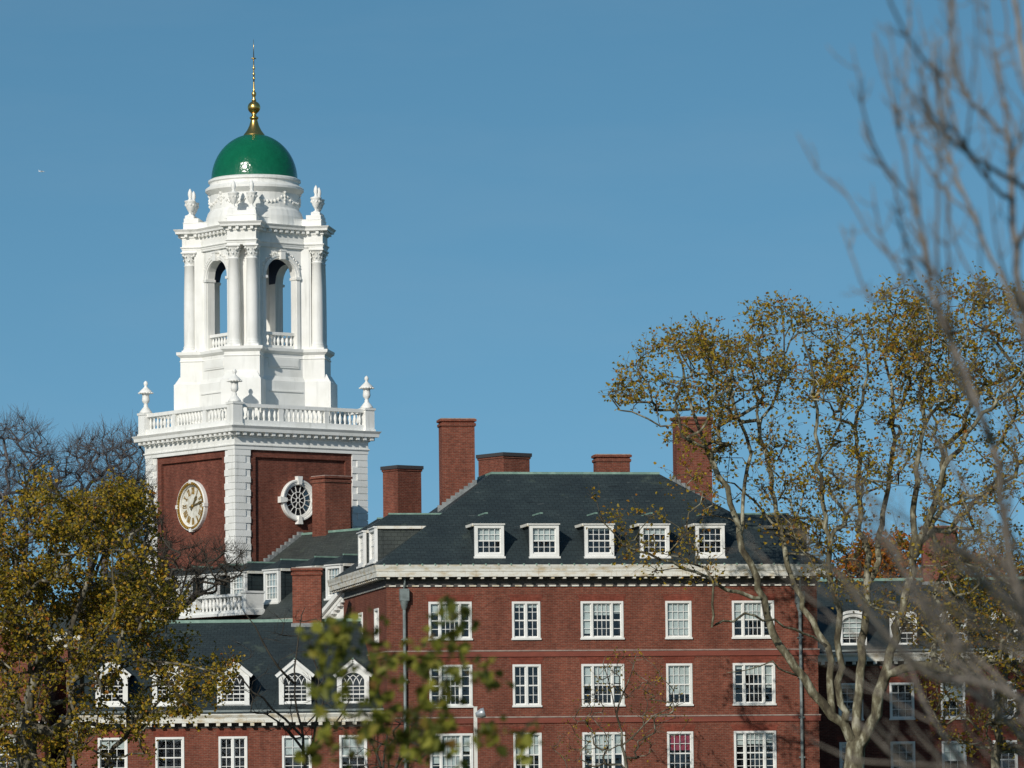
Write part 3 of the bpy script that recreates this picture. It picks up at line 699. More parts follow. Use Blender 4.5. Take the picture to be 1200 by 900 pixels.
def column_mesh(h):
    m = MB(); r = 0.37
    m.box(-0.44,-0.44,0,0.44,0.44,0.12)
    m.lathe([(0.43,0.12),(0.45,0.18),(0.40,0.25),(0.39,0.29),(0.42,0.34),(0.37,0.40),(r,0.46),(r,h*0.33),(r*0.96,h*0.6),(r*0.86,h-0.86),(r*0.95,h-0.83),(r*0.95,h-0.79),(r*0.80,h-0.76),(r*0.82,h-0.5),(r*1.0,h-0.2),(r*1.22,h-0.12)], 20)
    for tier, (zz, rr, n, hh) in enumerate(((h-0.74, 0.33, 8, 0.27), (h-0.50, 0.36, 8, 0.26))):   # acanthus leaves
        for k in range(n):
            a = 2*pi*(k+0.5*tier)/n; c, s_ = cos(a), sin(a); t = (-s_, c)
            p = lambda rad, z, wd: [(c*rad+t[0]*wd, s_*rad+t[1]*wd, z), (c*rad-t[0]*wd, s_*rad-t[1]*wd, z)]
            a1 = p(rr-0.05, zz, 0.11); a2 = p(rr+0.01, zz+hh*0.7, 0.10); a3 = p(rr+0.11, zz+hh, 0.06); a4 = p(rr+0.12, zz+hh-0.08, 0.03)
            m.add(a1+a2+a3+a4, [[0,1,3,2],[2,3,5,4],[4,5,7,6]])
    for k in range(4):
        a = pi/4+k*pi/2; m.tube([(cos(a)*0.30, sin(a)*0.30, h-0.36), (cos(a)*0.42, sin(a)*0.42, h-0.22), (cos(a)*0.52, sin(a)*0.52, h-0.16)], [0.05,0.06,0.07], 6)
    m.sweep(rect(-0.40,-0.40,0.40,0.40), [(0,h-0.12),(0.06,h-0.08),(0.06,h)])
    o = m.build('column', WHITE_T); me = o.data; bpy.data.objects.remove(o); return me
colm = column_mesh(zcapt-zcol)
for k in range(4):
    for sy in (-1, 1):
        o = bpy.data.objects.new('column', colm); COL.objects.link(o); o.parent = tw
        o.matrix_local = RZ(pi/4+k*pi/2) @ T(3.90, sy*0.55, zcol) @ RZ(pi/4 if False else 0)
bal2 = baluster_mesh(0.62, 1.15)
for xf in faces:
    m = MB(xf @ T(0, -A+0.3, 0)); m.box(-AW+0.01, -0.16, zcol+0.03, AW-0.01, 0.16, zcol+0.22); m.box(-AW+0.01, -0.16, zcol+0.84, AW-0.01, 0.16, zcol+1.02)
    bo = m.build('arch_balustrade', WHITE_T, tw)
    for k in range(7):
        o = bpy.data.objects.new('baluster', bal2); COL.objects.link(o); o.parent = bo
        o.matrix_local = xf @ T(-AW+2*AW*(k+0.5)/7, -A+0.3, zcol+0.22)
# entablature breaking forward over the piers
z0, z1, z2, z3, z4 = zcapt, zp(280.5), zp(269.5), zp(264.6), zp(259.5)
PE = plan(2.86, 1.76, 4.30)
en = MB(); en.sweep(PE, [(0,z0), (0,z0+0.12), (0.03,z0+0.13), (0.03,z1-0.08), (0.10,z1-0.02), (0.10,z1+0.03), (0.0,z1+0.05), (0.0,z2), (0.07,z2+0.03), (0.07,z3-0.02), (0.34,z3), (0.36,z3+0.12), (0.44,z4-0.04), (0.46,z4), (0.0,z4+0.06)])
def plan_teeth(poly, off0, off1, zz0, zz1, sp, wd):
    n = len(poly)
    for k in range(n):
        a = Vector(poly[k]); b = Vector(poly[(k+1) % n]); L = (b-a).length; t = (b-a)/L; nn = Vector((t.y, -t.x)); m_ = max(1, int(L/sp))
        for i in range(m_):
            c = a+t*(L*(i+0.5)/m_); q = [c-t*wd/2+nn*off0, c-t*wd/2+nn*off1, c+t*wd/2+nn*off1, c+t*wd/2+nn*off0]
            en.prism([(p.x, p.y) for p in q], zz0, zz1)
plan_teeth(PE, 0.06, 0.27, z2+0.06, z3-0.012, 0.40, 0.18)
en.build('belfry_cornice', WHITE_T, tw)
zbl, zpd = zp(253.0, 3.4), zp(242, 4.2)
bl = MB(); bl.sweep(plan(2.78, 1.78, 4.22), [(0,z4), (0,zbl-0.05), (0.03,zbl-0.03), (0.03,zbl), (-0.4,zbl+0.01)])
for k in range(4):
    bl.xf = RZ(pi/4+k*pi/2); bl.box(3.3, -0.86, z4+0.02, 4.19, 0.86, zp(246,4.2))
    for sy in (-1, 1): bl.sweep(rect(3.59, sy*0.55-0.27, 4.13, sy*0.55+0.27), [(0,zp(246,4.2)-0.02),(0,zpd-0.06),(-0.05,zpd)])
    bl.xf = None
bl.build('blocking_course', WHITE_T, tw)
URN_F = [(0.20,0),(0.20,0.05),(0.10,0.09),(0.08,0.20),(0.13,0.26),(0.24,0.46),(0.32,0.70),(0.34,0.86),(0.37,0.90),(0.37,0.96),(0.16,1.02),(0.09,1.10),(0.10,1.18),(0.15,1.36),(0.13,1.54),(0.06,1.70),(0.0,1.78)]
m = MB(); m.lathe(URN_F, 14)
for k in range(10): a = k*pi/5; m.lathe([(0,-0.1),(0.07,0),(0,0.1)], 6, (0.31*cos(a), 0.31*sin(a), 0.70))
uo = m.build('flaming_urn', WHITE_T); ume = uo.data; bpy.data.objects.remove(uo)
for k in range(4):
    for sy in (-1, 1):
        o = bpy.data.objects.new('flaming_urn', ume); COL.objects.link(o); o.parent = tw
        o.matrix_local = RZ(pi/4+k*pi/2) @ T(3.86, sy*0.55, zpd) @ Matrix.Scale(0.93, 4)
# drum, dome, finial (heights read at the tower axis)
zx = lambda y, off=2.7: at(297.5, y, ctr.y-off).z
RD = 2.70
dz0, dz1, dz2, dz3 = zx(252), zx(222), zx(213), zx(203.5)
dr = MB()
dr.lathe([(2.95,zbl-0.5),(2.95,dz0),(2.93,dz0+0.08),(2.82,dz0+0.40),(RD,dz0+0.55),(RD,dz1-0.10),(RD+0.10,dz1),(RD+0.24,dz1+0.14),(RD+0.28,dz1+0.18),(RD+0.28,dz1+0.32),(RD+0.02,dz2+0.05),(RD,dz2+0.10),(RD,dz3-0.28),(RD+0.10,dz3-0.22),(RD+0.10,dz3-0.10),(RD-0.10,dz3),(1.5,dz3+0.02)], 48, smooth=False)
gz = (dz0+0.55+dz1)/2+0.35
for k in range(8):                        # carved garlands with ribbons and drops
    a0 = 2*pi*k/8+0.13; a1 = a0+2*pi/8
    n = 9
    for i in range(n+1):
        f = i/n; a = a0+(a1-a0)*f; sag = 0.55*(1-(2*f-1)**2)
        rr = 0.075+0.055*(1-(2*f-1)**2); dr.lathe([(0,-rr),(rr,0),(0,rr)], 6, ((RD+0.03)*cos(a), (RD+0.03)*sin(a), gz-sag))
    for zz, rr in ((gz+0.08,0.13),(gz-0.15,0.09),(gz-0.35,0.10),(gz-0.55,0.08)): dr.lathe([(0,-rr*1.3),(rr,0),(0,rr*1.3)], 6, ((RD+0.03)*cos(a0), (RD+0.03)*sin(a0), zz))
dr.build('drum', WHITE_T, tw)
ztop = zx(158, 0); DR = 2.61
dm = MB(); HD = ztop-dz3+0.1
dm.lathe([(DR*cos(t), dz3-0.06+HD*sin(t)) for t in [pi/2*i/24 for i in range(25)]], 64); dm.build('dome', DOME, tw)
fi = MB(); za = lambda y: zx(y, 0)
fi.lathe([(0.66,za(160)),(0.64,za(158)),(0.60,za(157)),(0.44,za(153)),(0.30,za(147.5)),(0.22,za(142)),(0.21,za(140)),(0.27,za(139)),(0.27,za(137.5)),(0.15,za(136)),(0.13,za(134.5)),(0.20,za(132.5))]+
         [(max(0.12, 0.385*cos(t)), (za(126)+0.385*sin(t))) for t in [-1.2+2.4*i/14 for i in range(15)]]+
         [(0.13,za(117)),(0.09,za(115)),(0.10,za(113)),(0.14,za(111)),(0.14,za(109)),(0.07,za(107)),(0.055,za(104)),(0.045,za(96))], 20)
fi.tube([(0,0,za(98)),(0,0,za(66))], [0.045,0.03], 8); fi.tube([(0,0,za(66)),(0,0,za(46))], [0.03,0.008], 6)
fi.lathe([(0,-0.09),(0.09,-0.02),(0.09,0.02),(0,0.09)], 10, (0,0,za(68.5)))
fi.tube([(-0.13,0.05,za(68.5)),(0.13,-0.05,za(68.5))], 0.035, 6)
for y in (80, 87, 92): fi.lathe([(0.03,-0.12),(0.085,0),(0.03,0.12)], 8, (0,0,za(y)))
fi.build('gilded_spire', GOLD, tw)
# clock on the left face
zck = TF.hitx(225.5, 592.5, -TS)[1]
CX = RZ(-pi/2) @ T(0, -TS+0.12+0.168, zck) @ Matrix.Rotation(pi/2, 4, 'X')    # lathe z -> outwards
ck = MB(); ck.lathe([(1.22,0.0),(1.22,0.16),(1.26,0.20),(1.34,0.20),(1.36,0.25),(1.46,0.27),(1.50,0.22),(1.50,0.0)], 48, smooth=False)
for k in range(4): a = k*pi/2; ck.bar((cos(a)*1.32, sin(a)*1.32, 0.02), (cos(a)*1.55, sin(a)*1.55, 0.02), 0.22, 0.28, (0,0,1))
cko = ck.build('clock', WHITE_T, tw); cko.matrix_local = CX
d = MB(); d.add([(0,0,0.05)]+[(1.23*cos(2*pi*k/48), 1.23*sin(2*pi*k/48), 0.05) for k in range(48)], [[0,k+1,(k+1)%48+1] for k in range(48)]); d.build('clock_dial', DIAL, cko)
d = MB()
for k in range(48): a = 2*pi*k/48; d.lathe([(0,-0.02),(0.062,0.0),(0.04,0.05),(0,0.06)], 6, (1.34*cos(a), 1.34*sin(a), 0.26))
d.lathe([(1.255,0.18),(1.255,0.25),(1.425,0.275),(1.425,0.19)], 48, smooth=False); d.build('gilt_ring', GOLD_D, cko)
d = MB(); rom = ['XII','I','II','III','IIII','V','VI','VII','VIII','IX','X','XI']
for k, s_ in enumerate(rom):
    an = pi/2-k*pi/6; rad = Vector((cos(an), sin(an), 0)); tg = Vector((sin(an), -cos(an), 0))
    ws = {'I': 0.085, 'V': 0.15, 'X': 0.16}; W = sum(ws[c] for c in s_); x = -W/2
    for c in s_:
        cw = ws[c]; P = lambda u, r: tg*u+rad*r+Vector((0,0,0.052)); r0, r1 = 0.70, 1.12
        if c == 'I': segs = [((x+cw/2, r0), (x+cw/2, r1))]
        elif c == 'V': segs = [((x+0.02, r1), (x+cw/2, r0)), ((x+cw-0.02, r1), (x+cw/2, r0))]
        else: segs = [((x+0.02, r1), (x+cw-0.02, r0)), ((x+cw-0.02, r1), (x+0.02, r0))]
        for a, b in segs: d.bar(P(*a), P(*b), 0.05, 0.02, (0,0,1))
        x += cw
d.build('clock_numeral', GOLD_D, cko)
for nm, hr, L, wd in (('hour_hand', 1+13/60, 0.72, 0.11), ('minute_hand', 13/5, 1.08, 0.075)):
    h = MB(); an = pi/2-hr*pi/6; v_ = Vector((cos(an), sin(an), 0)); zz = 0.10 if nm == 'hour_hand' else 0.13
    h.bar(Vector((0,0,zz))-v_*0.3, Vector((0,0,zz))+v_*L, wd, 0.02, (0,0,1)); h.bar(Vector((0,0,zz))+v_*L*0.6, Vector((0,0,zz))+v_*L*0.85, wd*1.9, 0.018, (0,0,1)); h.build(nm, BRONZE, cko)
d = MB(); d.lathe([(0.09,0.0),(0.09,0.16),(0.0,0.17)], 12); d.build('hand_hub', GOLD_D, cko)
# round window on the right face
ocx, ocz = TF.hit(351.9, 586.1, -TS)
OX = T(ocx, -TS+0.12+0.168, ocz) @ Matrix.Rotation(pi/2, 4, 'X')
oc = MB(); oc.lathe([(0.90,-0.05),(0.90,0.12),(0.93,0.14),(0.99,0.14),(1.0,0.18),(1.10,0.19),(1.12,0.24),(1.20,0.25),(1.24,0.20),(1.24,0.0)], 48, smooth=False)
for k in range(4):
    a = k*pi/2; u_ = Vector((cos(a), sin(a), 0)); t_ = Vector((-sin(a), cos(a), 0))
    p = [u_*0.93-t_*0.11, u_*0.93+t_*0.11, u_*1.42+t_*0.18, u_*1.42-t_*0.18]; oc.add([q+Vector((0,0,0.0)) for q in p]+[q+Vector((0,0,0.32)) for q in p], [[4,5,6,7],[0,1,5,4],[1,2,6,5],[2,3,7,6],[3,0,4,7]])
oco = oc.build('round_window', WHITE_T, tw); oco.matrix_local = OX
s = MB()
for k in range(14):
    a = 2*pi*(k+0.5)/14+pi/2; s.bar((cos(a)*0.48, sin(a)*0.48, 0.045), (cos(a)*0.92, sin(a)*0.92, 0.045), 0.036, 0.03, (0,0,1))
for k in range(8):
    a = 2*pi*k/8+pi/2+pi/8; s.bar((cos(a)*0.12, sin(a)*0.12, 0.045), (cos(a)*0.50, sin(a)*0.50, 0.045), 0.036, 0.03, (0,0,1))
for r_ in (0.14, 0.49): s.lathe([(r_-0.02,0.04),(r_-0.02,0.078),(r_+0.02,0.078),(r_+0.02,0.04)], 32, smooth=False)
s.build('glazing_bars', WHITE_T, oco)
disc = lambda z, r: ([(0,0,z)]+[(r*cos(2*pi*k/40), r*sin(2*pi*k/40), z) for k in range(40)], [[0,k+1,(k+1)%40+1] for k in range(40)])
s = MB(); s.add(*disc(0.03, 0.91)); s.build('glass_pane', GLASS, oco); s = MB(); s.add(*disc(0.006, 0.94)); s.build('room_interior', INSIDE, oco)

# ------------------------------------------------------------------ the wing that runs out from under the tower
cw = empty('connecting_wing', (ctr.x, ctr.y, 0), TA)
tag(cw, 'slate roofed brick wing with white dormers running from the tower to the pavilion', 'building')
RZ_ = TF.hit(353, 626.5, -TS)[1]; HWD = 8.0
EZ = TF.hitx(318, 724.5, -HWD)[1]; YN, YB = -17.5, 13.0
SW = (RZ_-EZ)/HWD
b = MB(); b.box(-HWD+0.5, YN+0.4, 0, HWD-0.5, YB, EZ-0.25); b.build('wall', BRICK, cw)
r = MB()
for sx in (-1, 1):                       # slope in two leaves either side of the tower, which it abuts
    for a, c in ((YN, -TS+0.1), (TS-0.1, YB)):
        p = [(0,a,RZ_), (sx*HWD,a,EZ), (sx*HWD,c,EZ), (0,c,RZ_)]; r.add([Vector(q) for q in p]+[Vector(q)-Vector((0,0,0.25)) for q in p], [[0,1,2,3],[7,6,5,4],[0,4,5,1],[1,5,6,2],[2,6,7,3],[3,7,4,0]])
    x1 = TS-0.1; z1_ = RZ_-SW*x1
    p = [(sx*x1,-TS+0.1,z1_), (sx*HWD,-TS+0.1,EZ), (sx*HWD,TS-0.1,EZ), (sx*x1,TS-0.1,z1_)]
    r.add([Vector(q) for q in p]+[Vector(q)-Vector((0,0,0.25)) for q in p], [[0,1,2,3],[7,6,5,4],[1,5,6,2]])
r.build('roof', SLATE_L, cw)
rcp = MB(); rcp.box(-0.12, YN, RZ_-0.04, 0.12, -TS, RZ_+0.09); rcp.build('ridge_cap', COPPER, cw)
fl = MB()
for k in range(16):
    x = -TS*(k+0.5)/16; fl.box(x-0.16, -TS-0.05, RZ_+SW*x-0.05, x+0.16, -TS+0.15, RZ_+SW*x+0.26)
fl.build('flashing', LEAD, cw)
c = MB(); c.sweep(rect(-HWD+0.5, YN+0.4, HWD-0.5, YB), [(0,EZ-1.0),(0.08,EZ-0.9),(0.08,EZ-0.6),(0.45,EZ-0.55),(0.47,EZ-0.25),(0.55,EZ-0.06),(0.2,EZ-0.03)], cap=False); c.build('cornice', CREAM, cw)
XD = 6.55
ydn = [TF.hitx(px, py, -XD)[0] for px, py in ((318.5, 708), (279.5, 708), (247.5, 708), (215.5, 709))]
ydn.append(2*ydn[0]-ydn[1]); ydn.append(TF.hitx(391.5, 702, -XD)[0]); ydn.append(ydn[3]+3.2)
for k, yy in enumerate(ydn):
    dormer(cw, T(-XD, yy, RZ_-SW*XD+0.02) @ RZ(-pi/2), 1.5, 1.85, 3.0, 'hip', SW, (0.95,0.8,0.7,0.6,0.5,0.9,0.3)[k], cheek=SLATE)
y0c, _ = TF.hit(0, 0, 0)
def wchim(pc, pl, pr, ytop, yedge, zbot, cap, parent=cw, fr=TF):
    xc, zt = fr.hit(pc, ytop, yedge); x1, _ = fr.hit(pr, ytop, yedge); yl, _ = fr.hitx(pl, ytop, xc)
    return chimney(parent, xc, yedge, x1, max(yl, yedge+0.6), zbot, zt, cap)
wchim(381, 365.5, 410.5, 557.5, -7.6, RZ_-3, 'brick')
wchim(466, 448.5, 493.5, 545, -19.5, RZ_-4, 'slab')
wchim(590, 560.5, 620.5, 530, -21.0, RZ_-4, 'slab', pav, PF) if False else None
# the broad stack behind the pavilion roof stands square to the tower
ox, oz = 590, 530
pO = at(590, 530, 262); FR2 = Frame((pO.x, pO.y), TA)
cx1 = FR2.hit(620.5, 531, 0)[0]; cy1 = FR2.hitx(560.5, 531, 0)[0]
lo = PF.i @ Vector((pO.x, pO.y, 0))
chimney(pav, 0, 0, cx1, cy1, 14, pO.z, 'slab', TA-PA, (lo.x, lo.y, 0))
# roof balustrade over the wing's projecting centre
XB = -HWD-0.35
yb0, zb_ = TF.hitx(287, 695, XB); zbb = TF.hitx(287, 717, XB)[1]
porch = MB(); porch.box(XB-0.25, yb0-0.5, 0, -HWD+0.6, yb0+15, zbb-0.42); porch.build('projecting_centre', BRICK, cw)
m = MB(); m.box(XB-0.35, yb0-0.6, zbb-0.18, -HWD+0.55, yb0+15.3, zbb-0.02); m.build('parapet_cornice', WHITE, cw)
m = MB(); m.box(XB-0.17, yb0, zbb-0.02, XB+0.17, yb0+15, zbb+0.13); m.box(XB-0.19, yb0, zb_-0.16, XB+0.19, yb0+15, zb_)
bo = m.build('balustrade', WHITE, cw)
p = MB(); p.sweep(rect(XB-0.22, yb0-0.42, XB+1.0, yb0), [(0.05,zbb-0.02),(0.05,zbb+0.15),(0,zbb+0.18),(0,zb_-0.05),(0.06,zb_),(0.06,zb_+0.12)]); p.build('end_pedestal', WHITE, bo)
for k in (1, 2): p = MB(); p.box(XB-0.19, yb0+k*5-0.25, zbb+0.13, XB+0.19, yb0+k*5+0.25, zb_-0.16); p.build('balustrade_post', WHITE, bo)
bm3 = baluster_mesh(zb_-0.16-zbb-0.13, 1.25)
for k in range(40):
    yy = yb0+0.2+k*0.37
    if any(abs(yy-yb0-j*5) < 0.4 for j in (1, 2)): continue
    o = bpy.data.objects.new('baluster', bm3); COL.objects.link(o); o.parent = bo; o.location = (XB, yy, zbb+0.13)
# white pediment near the pavilion
pe = MB(); XP = -9.3
ypa, zpa = TF.hitx(376, 728, XP); ypb, zpb = TF.hitx(403, 696, XP); yap = ypb-0.6; dz = (zpb-zpa); zap = zpa+dz*(ypa-yap)/(ypa-ypb)
yend = 2*yap-ypa
pe.add([(XP+0.25,ypa,zpa),(XP+0.25,yend,zpa),(XP+0.25,yap,zap),(XP+2.5,ypa,zpa),(XP+2.5,yend,zpa),(XP+2.5,yap,zap)], [[0,1,2],[3,5,4],[0,3,4,1]])
for ya, za2 in ((ypa, zpa), (yend, zpa)):
    pe.bar((XP+0.25,ya,za2+0.05),(XP+0.25,yap,zap+0.05),0.35,0.3,(-1,0,0)); pe.bar((XP+0.3,ya,za2+0.22),(XP+0.3,yap,zap+0.22),0.22,0.55,(-1,0,0))
    for k in range(9):
        f = (k+0.5)/9; y_ = ya+(yap-ya)*f; z_ = za2+(zap-za2)*f-0.2; pe.box(XP-0.02, y_-0.14, z_-0.14, XP+0.24, y_+0.14, z_+0.10)
pe.box(XP-0.1, min(ypa,yend)-0.2, zpa-0.5, XP+2.5, max(ypa,yend)+0.2, zpa-0.02)
pe.build('pediment', WHITE, cw)
pr = MB()
for ya in (ypa, yend):
    p = [(XP-0.25,ya,zpa+0.36),(XP+4,ya,zpa+0.36),(XP+4,yap,zap+0.36),(XP-0.25,yap,zap+0.36)]; pr.add(p, [[0,1,2,3]])
pr.build('pediment_roof', SLATE, cw)
pb = MB(); pb.box(XP+0.1, min(ypa,yend), 0, -HWD+0.6, max(ypa,yend), zpa-0.5); pb.build('portico_wall', BRICK, cw)

# ------------------------------------------------------------------ low wing in front, left of the pavilion
def low_wing(name, label, Y, pxa, pxb, yeave, yridge, depth, dpx, ddorm, wpx, wrows, kind, mat, blindseq, chim, x_end=None):
    fr = Frame((0, Y), 0.0); bt = empty(name, (0, Y, 0)); tag(bt, label, 'building')
    xa = fr.hit(pxa, 800)[0]; xb = fr.hit(pxb, 800)[0]
    if x_end is not None: xb = x_end
    ez = fr.hit((pxa+pxb)/2, yeave, -0.5)[1]; rz = fr.hit((pxa+pxb)/2, yridge, depth/2)[1]
    zz = lambda y: fr.hit((pxa+pxb)/2, y)[1]
    holes = []; ws = []
    for (yt, yb) in wrows:
        for k, (px, ww, kd) in enumerate(wpx):
            x = fr.hit(px, 880)[0]; holes.append((x-ww/2, x+ww/2, zz(yb), zz(yt))); ws.append((x, zz(yb), ww, zz(yt)-zz(yb), kd))
    m = MB(); facade(m, xa, xb, 0, ez-0.25, holes); m.quad((xa,0,0),(xa,0,ez-0.25),(xa,depth,ez-0.25),(xa,depth,0)); m.quad((xb,0,0),(xb,depth,0),(xb,depth,ez-0.25),(xb,0,ez-0.25)); m.quad((xb,depth,0),(xa,depth,0),(xa,depth,ez-0.25),(xb,depth,ez-0.25))
    m.add([(xa,0,ez-0.25),(xa,depth/2,rz-0.3),(xa,depth,ez-0.25),(xb,0,ez-0.25),(xb,depth/2,rz-0.3),(xb,depth,ez-0.25)], [[0,1,2],[3,5,4]])
    m.build('wall', mat, bt)
    m = MB(); m.box(xa+0.4, 0.5, 0.1, xb-0.4, depth-0.5, ez-0.4); m.build('room_interior', INSIDE, bt)
    for i, (x, zb, ww, hh, kd) in enumerate(ws):
        window(bt, T(x, 0, zb), ww, hh, kd, blindseq[i % len(blindseq)])
        l = MB(); l.box(x-ww/2-0.1, -0.012, zb+hh, x+ww/2+0.1, 0.02, zb+hh+0.34); l.build('lintel', LINTEL, bt)
    c = MB(); P = rect(xa, 0, xb, depth)
    c.sweep(P, [(0.44,ez-0.44),(0.45,ez-0.46),(0.47,ez-0.22),(0.56,ez-0.06),(0.56,ez),(0.2,ez+0.01)], cap=False)
    teeth(c, xa-0.3, xb+0.3, int((xb-xa)/0.56), 0.20, 0.12, 0.42, ez-0.63, ez-0.465); c.build('cornice', CREAM, bt)
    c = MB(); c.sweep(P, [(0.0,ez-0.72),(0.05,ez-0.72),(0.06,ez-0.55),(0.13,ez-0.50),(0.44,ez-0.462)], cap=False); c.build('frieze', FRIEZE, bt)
    r = MB(); o = 0.5; sl = (rz-ez)/(depth/2+o)
    r.add([(xa-0.1,-o,ez),(xb+0.1 if x_end is None else xb,-o,ez),(xb+0.1 if x_end is None else xb,depth/2,rz),(xa-0.1,depth/2,rz),(xa-0.1,depth+o,ez),(xb+0.1 if x_end is None else xb,depth+o,ez)], [[0,1,2,3],[3,2,5,4],[0,4,5,1]])
    r.build('roof', SLATE, bt)
    rc = MB(); rc.box(xa-0.1, depth/2-0.12, rz-0.06, xb, depth/2+0.12, rz+0.10); rc.build('ridge_cap', COPPER, bt)
    gd = MB(); gd.box(xa, -0.35, ez+0.10, xb, -0.31, ez+0.20)
    for k in range(int((xb-xa)/0.9)): gd.box(xa+0.4+k*0.9, -0.36, ez, xa+0.44+k*0.9, -0.30, ez+0.21)
    gd.build('snow_guard', PIPE, bt)
    for k, px in enumerate(dpx):
        yt, yb, ww = ddorm; x, z = fr.hit(px, yb, 0.35); hh = fr.hit(px, yt, 0.35)[1]-z
        dormer(bt, T(x, 0.35, z+0.1), ww, hh-(0.85 if kind == 'gable' else 0.45), 3.2 if kind == 'gable' else 3.0, kind, sl, 0.0 if kind == 'gable' else (0.55,0.0,0.2,0.0,0.1)[k % 5])
    for (pa, pb2, yt, cap) in chim:
        x0, zt = fr.hit(pa, yt, depth/2-0.5); x1, _ = fr.hit(pb2, yt, depth/2-0.5); chimney(bt, x0, depth/2-0.5, x1, depth/2+0.7, rz-1.2, zt, cap)
        f = MB(); f.box(x0-0.08, depth/2-0.56, rz-0.55, x1+0.08, depth/2-0.44, rz-0.14); f.build('flashing', LEAD, bt)
    return bt, fr
LW, LF = low_wing('low_wing', 'low brick wing with pointed gothic dormers in front of the clock tower', 245.6, 83, 458, 836.5, 728.5, 15.6,
    (131, 197.5, 273.5, 346, 414), (773, 829, 1.66), [(132, 1.55, 'three'), (199, 1.5, 'three'), (273, 1.5, 'pair'), (348, 1.55, 'three'), (414, 1.45, 'three')], [(863, 910)], 'gable', BRICK,
    (0.25, 0.05, 0.0, 0.45, 0.55), [(342.5, 376, 666, 'brick')], x_end=-6.62)
downpipe(LW, LF, 86, 855, -0.16)
RW, RF = low_wing('right_wing', 'tree-shaded brick wing with round-headed dormers behind the sycamore', 268.0, 940, 1330, 764, 678.5, 14.0,
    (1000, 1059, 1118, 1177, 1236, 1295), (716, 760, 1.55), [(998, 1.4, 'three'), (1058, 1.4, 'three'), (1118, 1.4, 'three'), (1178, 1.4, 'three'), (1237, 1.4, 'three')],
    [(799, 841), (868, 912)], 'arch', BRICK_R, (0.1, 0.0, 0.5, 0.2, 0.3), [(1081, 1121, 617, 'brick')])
# gabled block at the left edge, behind the yellow tree
LE = Frame((0, 243.0), 0.0); le = empty('gabled_block', (0, 243.0, 0)); tag(le, 'brick gabled house end at left, largely hidden by the yellow tree', 'building')
xa, xb = LE.hit(-170, 800)[0], LE.hit(52, 800)[0]; ze = LE.hit(30, 770)[1]; zg = LE.hit(-60, 690)[1]; xm = (xa+xb)/2
m = MB(); hw_ = [LE.hit(px, 880)[0] for px in (12, -50)]; hl = [(x-0.7, x+0.7, LE.hit(10, 905)[1], LE.hit(10, 862)[1]) for x in hw_]
facade(m, xa, xb, 0, ze, hl); m.add([(xa,0,ze),(xb,0,ze),(xm,0,zg)], [[0,1,2]]); m.quad((xb,0,0),(xb,12,0),(xb,12,ze),(xb,0,ze)); m.quad((xa,0,0),(xa,0,ze),(xa,12,ze),(xa,12,0)); m.quad((xb,12,0),(xa,12,0),(xa,12,ze),(xb,12,ze)); m.build('wall', BRICK, le)
m = MB(); m.box(xa+0.4,0.5,0.1,xb-0.4,11.5,ze-0.2); m.build('room_interior', INSIDE, le)
for a, b2, c_, d_ in hl: window(le, T((a+b2)/2, 0, c_), 1.4, d_-c_, 'three', 0.4)
m = MB(); m.add([(xa-0.3,-0.3,ze-0.1),(xm,-0.3,zg+0.15),(xb+0.3,-0.3,ze-0.1),(xa-0.3,12,ze-0.1),(xm,12,zg+0.15),(xb+0.3,12,ze-0.1)], [[0,1,4,3],[1,2,5,4]]); m.build('roof', SLATE, le)
m = MB(); m.bar((xa-0.3,-0.02,ze-0.2),(xm,-0.02,zg+0.05),0.25,0.25); m.bar((xb+0.3,-0.02,ze-0.2),(xm,-0.02,zg+0.05),0.25,0.25); m.box(xa-0.1,-0.25,LE.hit(20,852)[1],xb+0.1,-0.005,LE.hit(20,846)[1]); m.build('bargeboard', WHITE, le)

